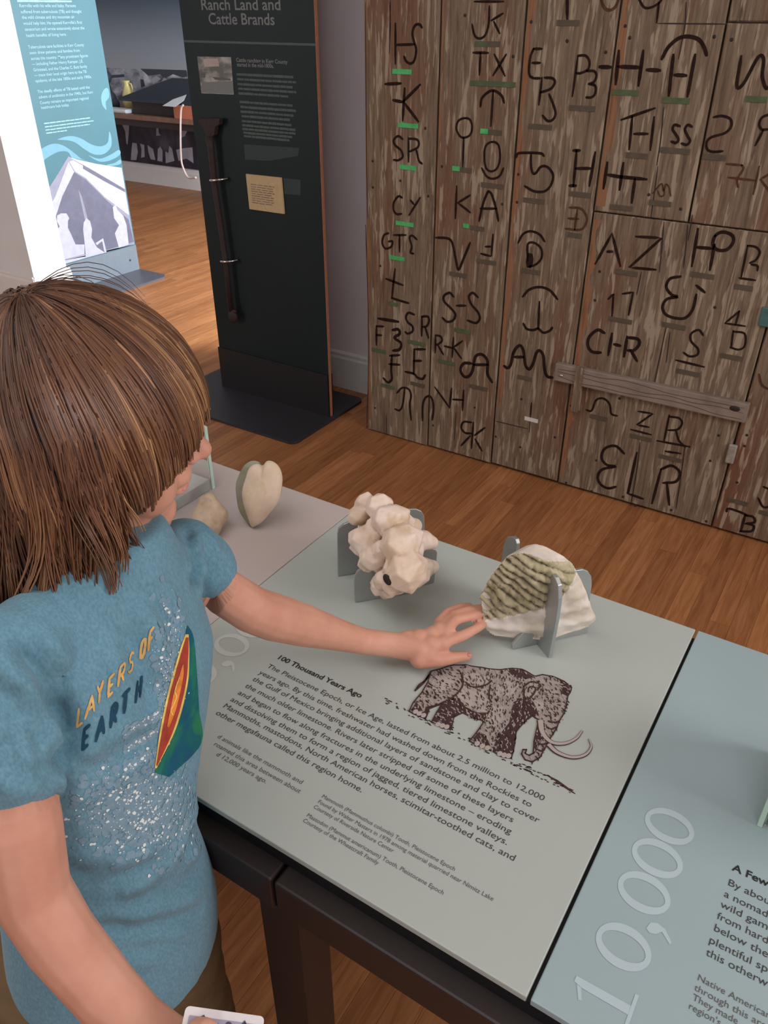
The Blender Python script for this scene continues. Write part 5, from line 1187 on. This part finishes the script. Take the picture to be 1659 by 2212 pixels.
# --- hair
def build_hair():
    cr = (hu*.955-hf*.29).normalized(); e2 = hs; e1 = e2.cross(cr).normalized()
    if e1.dot(hf) < 0: e1 = -e1
    C0 = np.array(Hc+hu*.008-hf*.008); R = np.array((.113, .096, .112)); B = np.array((hf, hs, hu))
    cr, e1, e2 = map(np.array, (cr, e1, e2)); dn = np.array((0, 0, -1.0)); hu_ = np.array(hu)
    def path(phi, off, ln, K, flip, fwd, wav, th0=.05):
        """centre line of a lock; phi 0 = face, +90 = child's right"""
        th_h = 1.42; ap = abs(phi)
        pts = []
        face = ap < 1.21
        if face:
            ue = .029-.086*(ap/1.21)**1.6+wav*.005
        for k in range(K):
            t = k/(K-1)
            if face:
                th = th0+t*2.15
                d = math.cos(th)*cr+math.sin(th)*(math.cos(phi)*e1+math.sin(phi)*e2)
                lc_ = B@d; lc_ = lc_/np.sqrt(((lc_)**2).sum())
                p = C0+(lc_*R*off)@B
                u = (p-np.array(Hc))@hu_
                pts.append(p)
                if u < ue: break
            else:
                arc = th_h*.12; tot = .155+ln; s = t*tot
                if s < .145:
                    th = th0+s/.145*(th_h-th0)
                    d = math.cos(th)*cr+math.sin(th)*(math.cos(phi)*e1+math.sin(phi)*e2); p = C0+((B@d)*R*off)@B
                    last = p; out = (math.cos(phi)*e1+math.sin(phi)*e2)
                else:
                    q = (s-.145)/(tot-.145)
                    inw = .005*math.sin(q*math.pi)-.016*q**2.2
                    p = last+dn*(s-.145)+out*(inw+flip*q**3*.030)+np.array(hf)*(fwd*q**2*.035)+np.cross(out, dn)*(math.sin(q*5.0+ln*90)*.010*q)+out*(math.sin(q*5.5+ln*140)*.004*q)
                pts.append(p)
        return np.array(pts)
    V, F, Tn = [], [], []; base = 0
    def strand(pts, r0, tint):
        nonlocal base
        n = len(pts)
        if n < 3: return
        t = np.gradient(pts, axis=0); t /= np.linalg.norm(t, axis=1)[:, None]+1e-9
        a = np.cross(t, pts-C0); a /= np.linalg.norm(a, axis=1)[:, None]+1e-9; b = np.cross(t, a)
        r = r0*np.minimum(1, np.linspace(2.4, .15, n)**.6)[:, None]
        for k in range(3):
            an = k*2.0944; V.append(pts+(a*math.cos(an)+b*math.sin(an))*r)
        for i in range(n-1):
            for k in range(3):
                k2 = (k+1) % 3; F.append((base+k*n+i, base+k2*n+i, base+k2*n+i+1, base+k*n+i+1))
        prof = np.clip(np.linspace(-.16, .08, n)+tint, 0, 1); Tn.append(np.tile(prof, 3)); base += 3*n
    for c in range(640):
        phi = random.uniform(-math.pi, math.pi)
        if c < 400: phi = random.uniform(-.5, 2.8)
        off = random.uniform(.97, 1.04); K = 22; ln = random.uniform(.12, .185) if abs(phi) > 1.5 else random.uniform(.105, .165)
        if abs(phi) < 1.21: K = 26
        flip = random.gauss(.0, .95); fwd = random.gauss(.0, .45) if abs(phi) > 1.7 else random.gauss(-.05, .22); wav = random.gauss(0, 1)
        ct = np.clip(random.gauss(.54, .16), .15, .95)
        t0 = random.uniform(.01, .14); ctr = path(phi, off, ln, K, flip, fwd, wav, t0)
        for k in range(13):
            dphi = random.gauss(0, .05); pt = path(phi+dphi, off*random.uniform(.988, 1.012), ln*random.uniform(.85, 1.08), K, flip+random.gauss(0, .15), fwd+random.gauss(0, .1), wav+random.gauss(0, .5), t0)
            m_ = min(len(pt), len(ctr)); pt = pt[:m_]; w = (np.linspace(0, 1, m_)**1.4*.62)[:, None]
            pt = pt*(1-w)+ctr[:m_]*w
            pt = pt+np.array([math.sin(i*.5+k) for i in range(m_)])[:, None]*np.random.default_rng(c*20+k).normal(size=3)*.0006
            j0 = random.choice((0, 0, 1, 2)); strand(pt[j0:], random.uniform(.0010, .0017), float(np.clip(ct+random.gauss(0, .08), 0, 1)))
    for c in range(26):   # flyaways over the crown
        d = random.uniform(-.3, 2.2); a0 = path(d, 1.03, .1, 22, 0, 0, 0)[:9]
        lift = np.linspace(0, 1, len(a0))[:, None]; strand(a0+hu_*(np.sin(lift*2.6)*random.uniform(.006, .026)), .0004, .35)
    # dark under-layer so that no scalp shows
    rows = []; NP, NT = 48, 16; off0 = base; uv = []
    for i in range(NP):
        phi = -math.pi+2*math.pi*i/NP; pt = path(phi, .955, .115, 26, 0, 0, -.8)
        tt = np.linspace(0, len(pt)-1, NT); pt = np.array([pt[int(q)] for q in tt]); V.append(pt); Tn.append(np.full(NT, .3)); base += NT
    for i in range(NP):
        j = (i+1) % NP
        for k in range(NT-1): F.append((off0+i*NT+k, off0+j*NT+k, off0+j*NT+k+1, off0+i*NT+k+1))
    me = bpy.data.meshes.new('hair'); me.from_pydata(np.concatenate(V).tolist(), [], F); me.update()
    at = me.attributes.new('tint', 'FLOAT', 'POINT'); at.data.foreach_set('value', np.concatenate(Tn).astype(np.float32))
    link('hair', me, 'hair', kid, True)
build_hair()
# --- card in the hand
nC = -(ray(490, 2200).normalized()*.75+Vector((.0, 0, -.5))).normalized()
o0 = P(402, 2172, .632); nC = -ray(490, 2215).normalized()
e1 = (onPl(572, 2196, o0, nC)-o0); e1n = e1.normalized(); e2n = nC.cross(e1n); e2n = -e2n if e2n.z > 0 else e2n
cw, ch = e1.length, e1.length*1.35
card = empty('picture_card', 'white rounded card with purple cartoon lettering held in the child\'s lower hand', 'card')
cpts = [o0+e1n*x+e2n*y for x, y in rr(0, 0, cw, ch, .0035, 4)]
prismo('card_body', cpts, -nC*.0008, 'card', card)
bm = bmesh.new()
prism(bm, [o0+e1n*x+e2n*y+nC*.0002 for x, y in rr(.004, .006, cw-.004, .018, .001, 2)], nC*.0002); bmo('card_stripe', bm, 'card_grey', card)
bm = bmesh.new()
def cpt(x, y): return o0+e1n*cw*x+e2n*y+nC*.0003
for st in ([(.18, .017), (.24, .006), (.30, .018)], [(.2, .013), (.29, .013)], [(.34, .018), (.345, .010), (.39, .010), (.4, .018)], [(.43, .010), (.47, .019), (.51, .010)], [(.55, .017), (.55, .009), (.59, .009), (.6, .013), (.56, .0135)], [(.63, .011), (.69, .011), (.64, .018), (.7, .018)], [(.74, .018), (.76, .006), (.79, .018)], [(.82, .009), (.8, .018), (.86, .018), (.87, .010)]):
    ribbon(bm, [cpt(x, y) for x, y in spline(st, 5)], nC, .0032, .0004)
bmo('card_lettering', bm, 'card_ink', card)
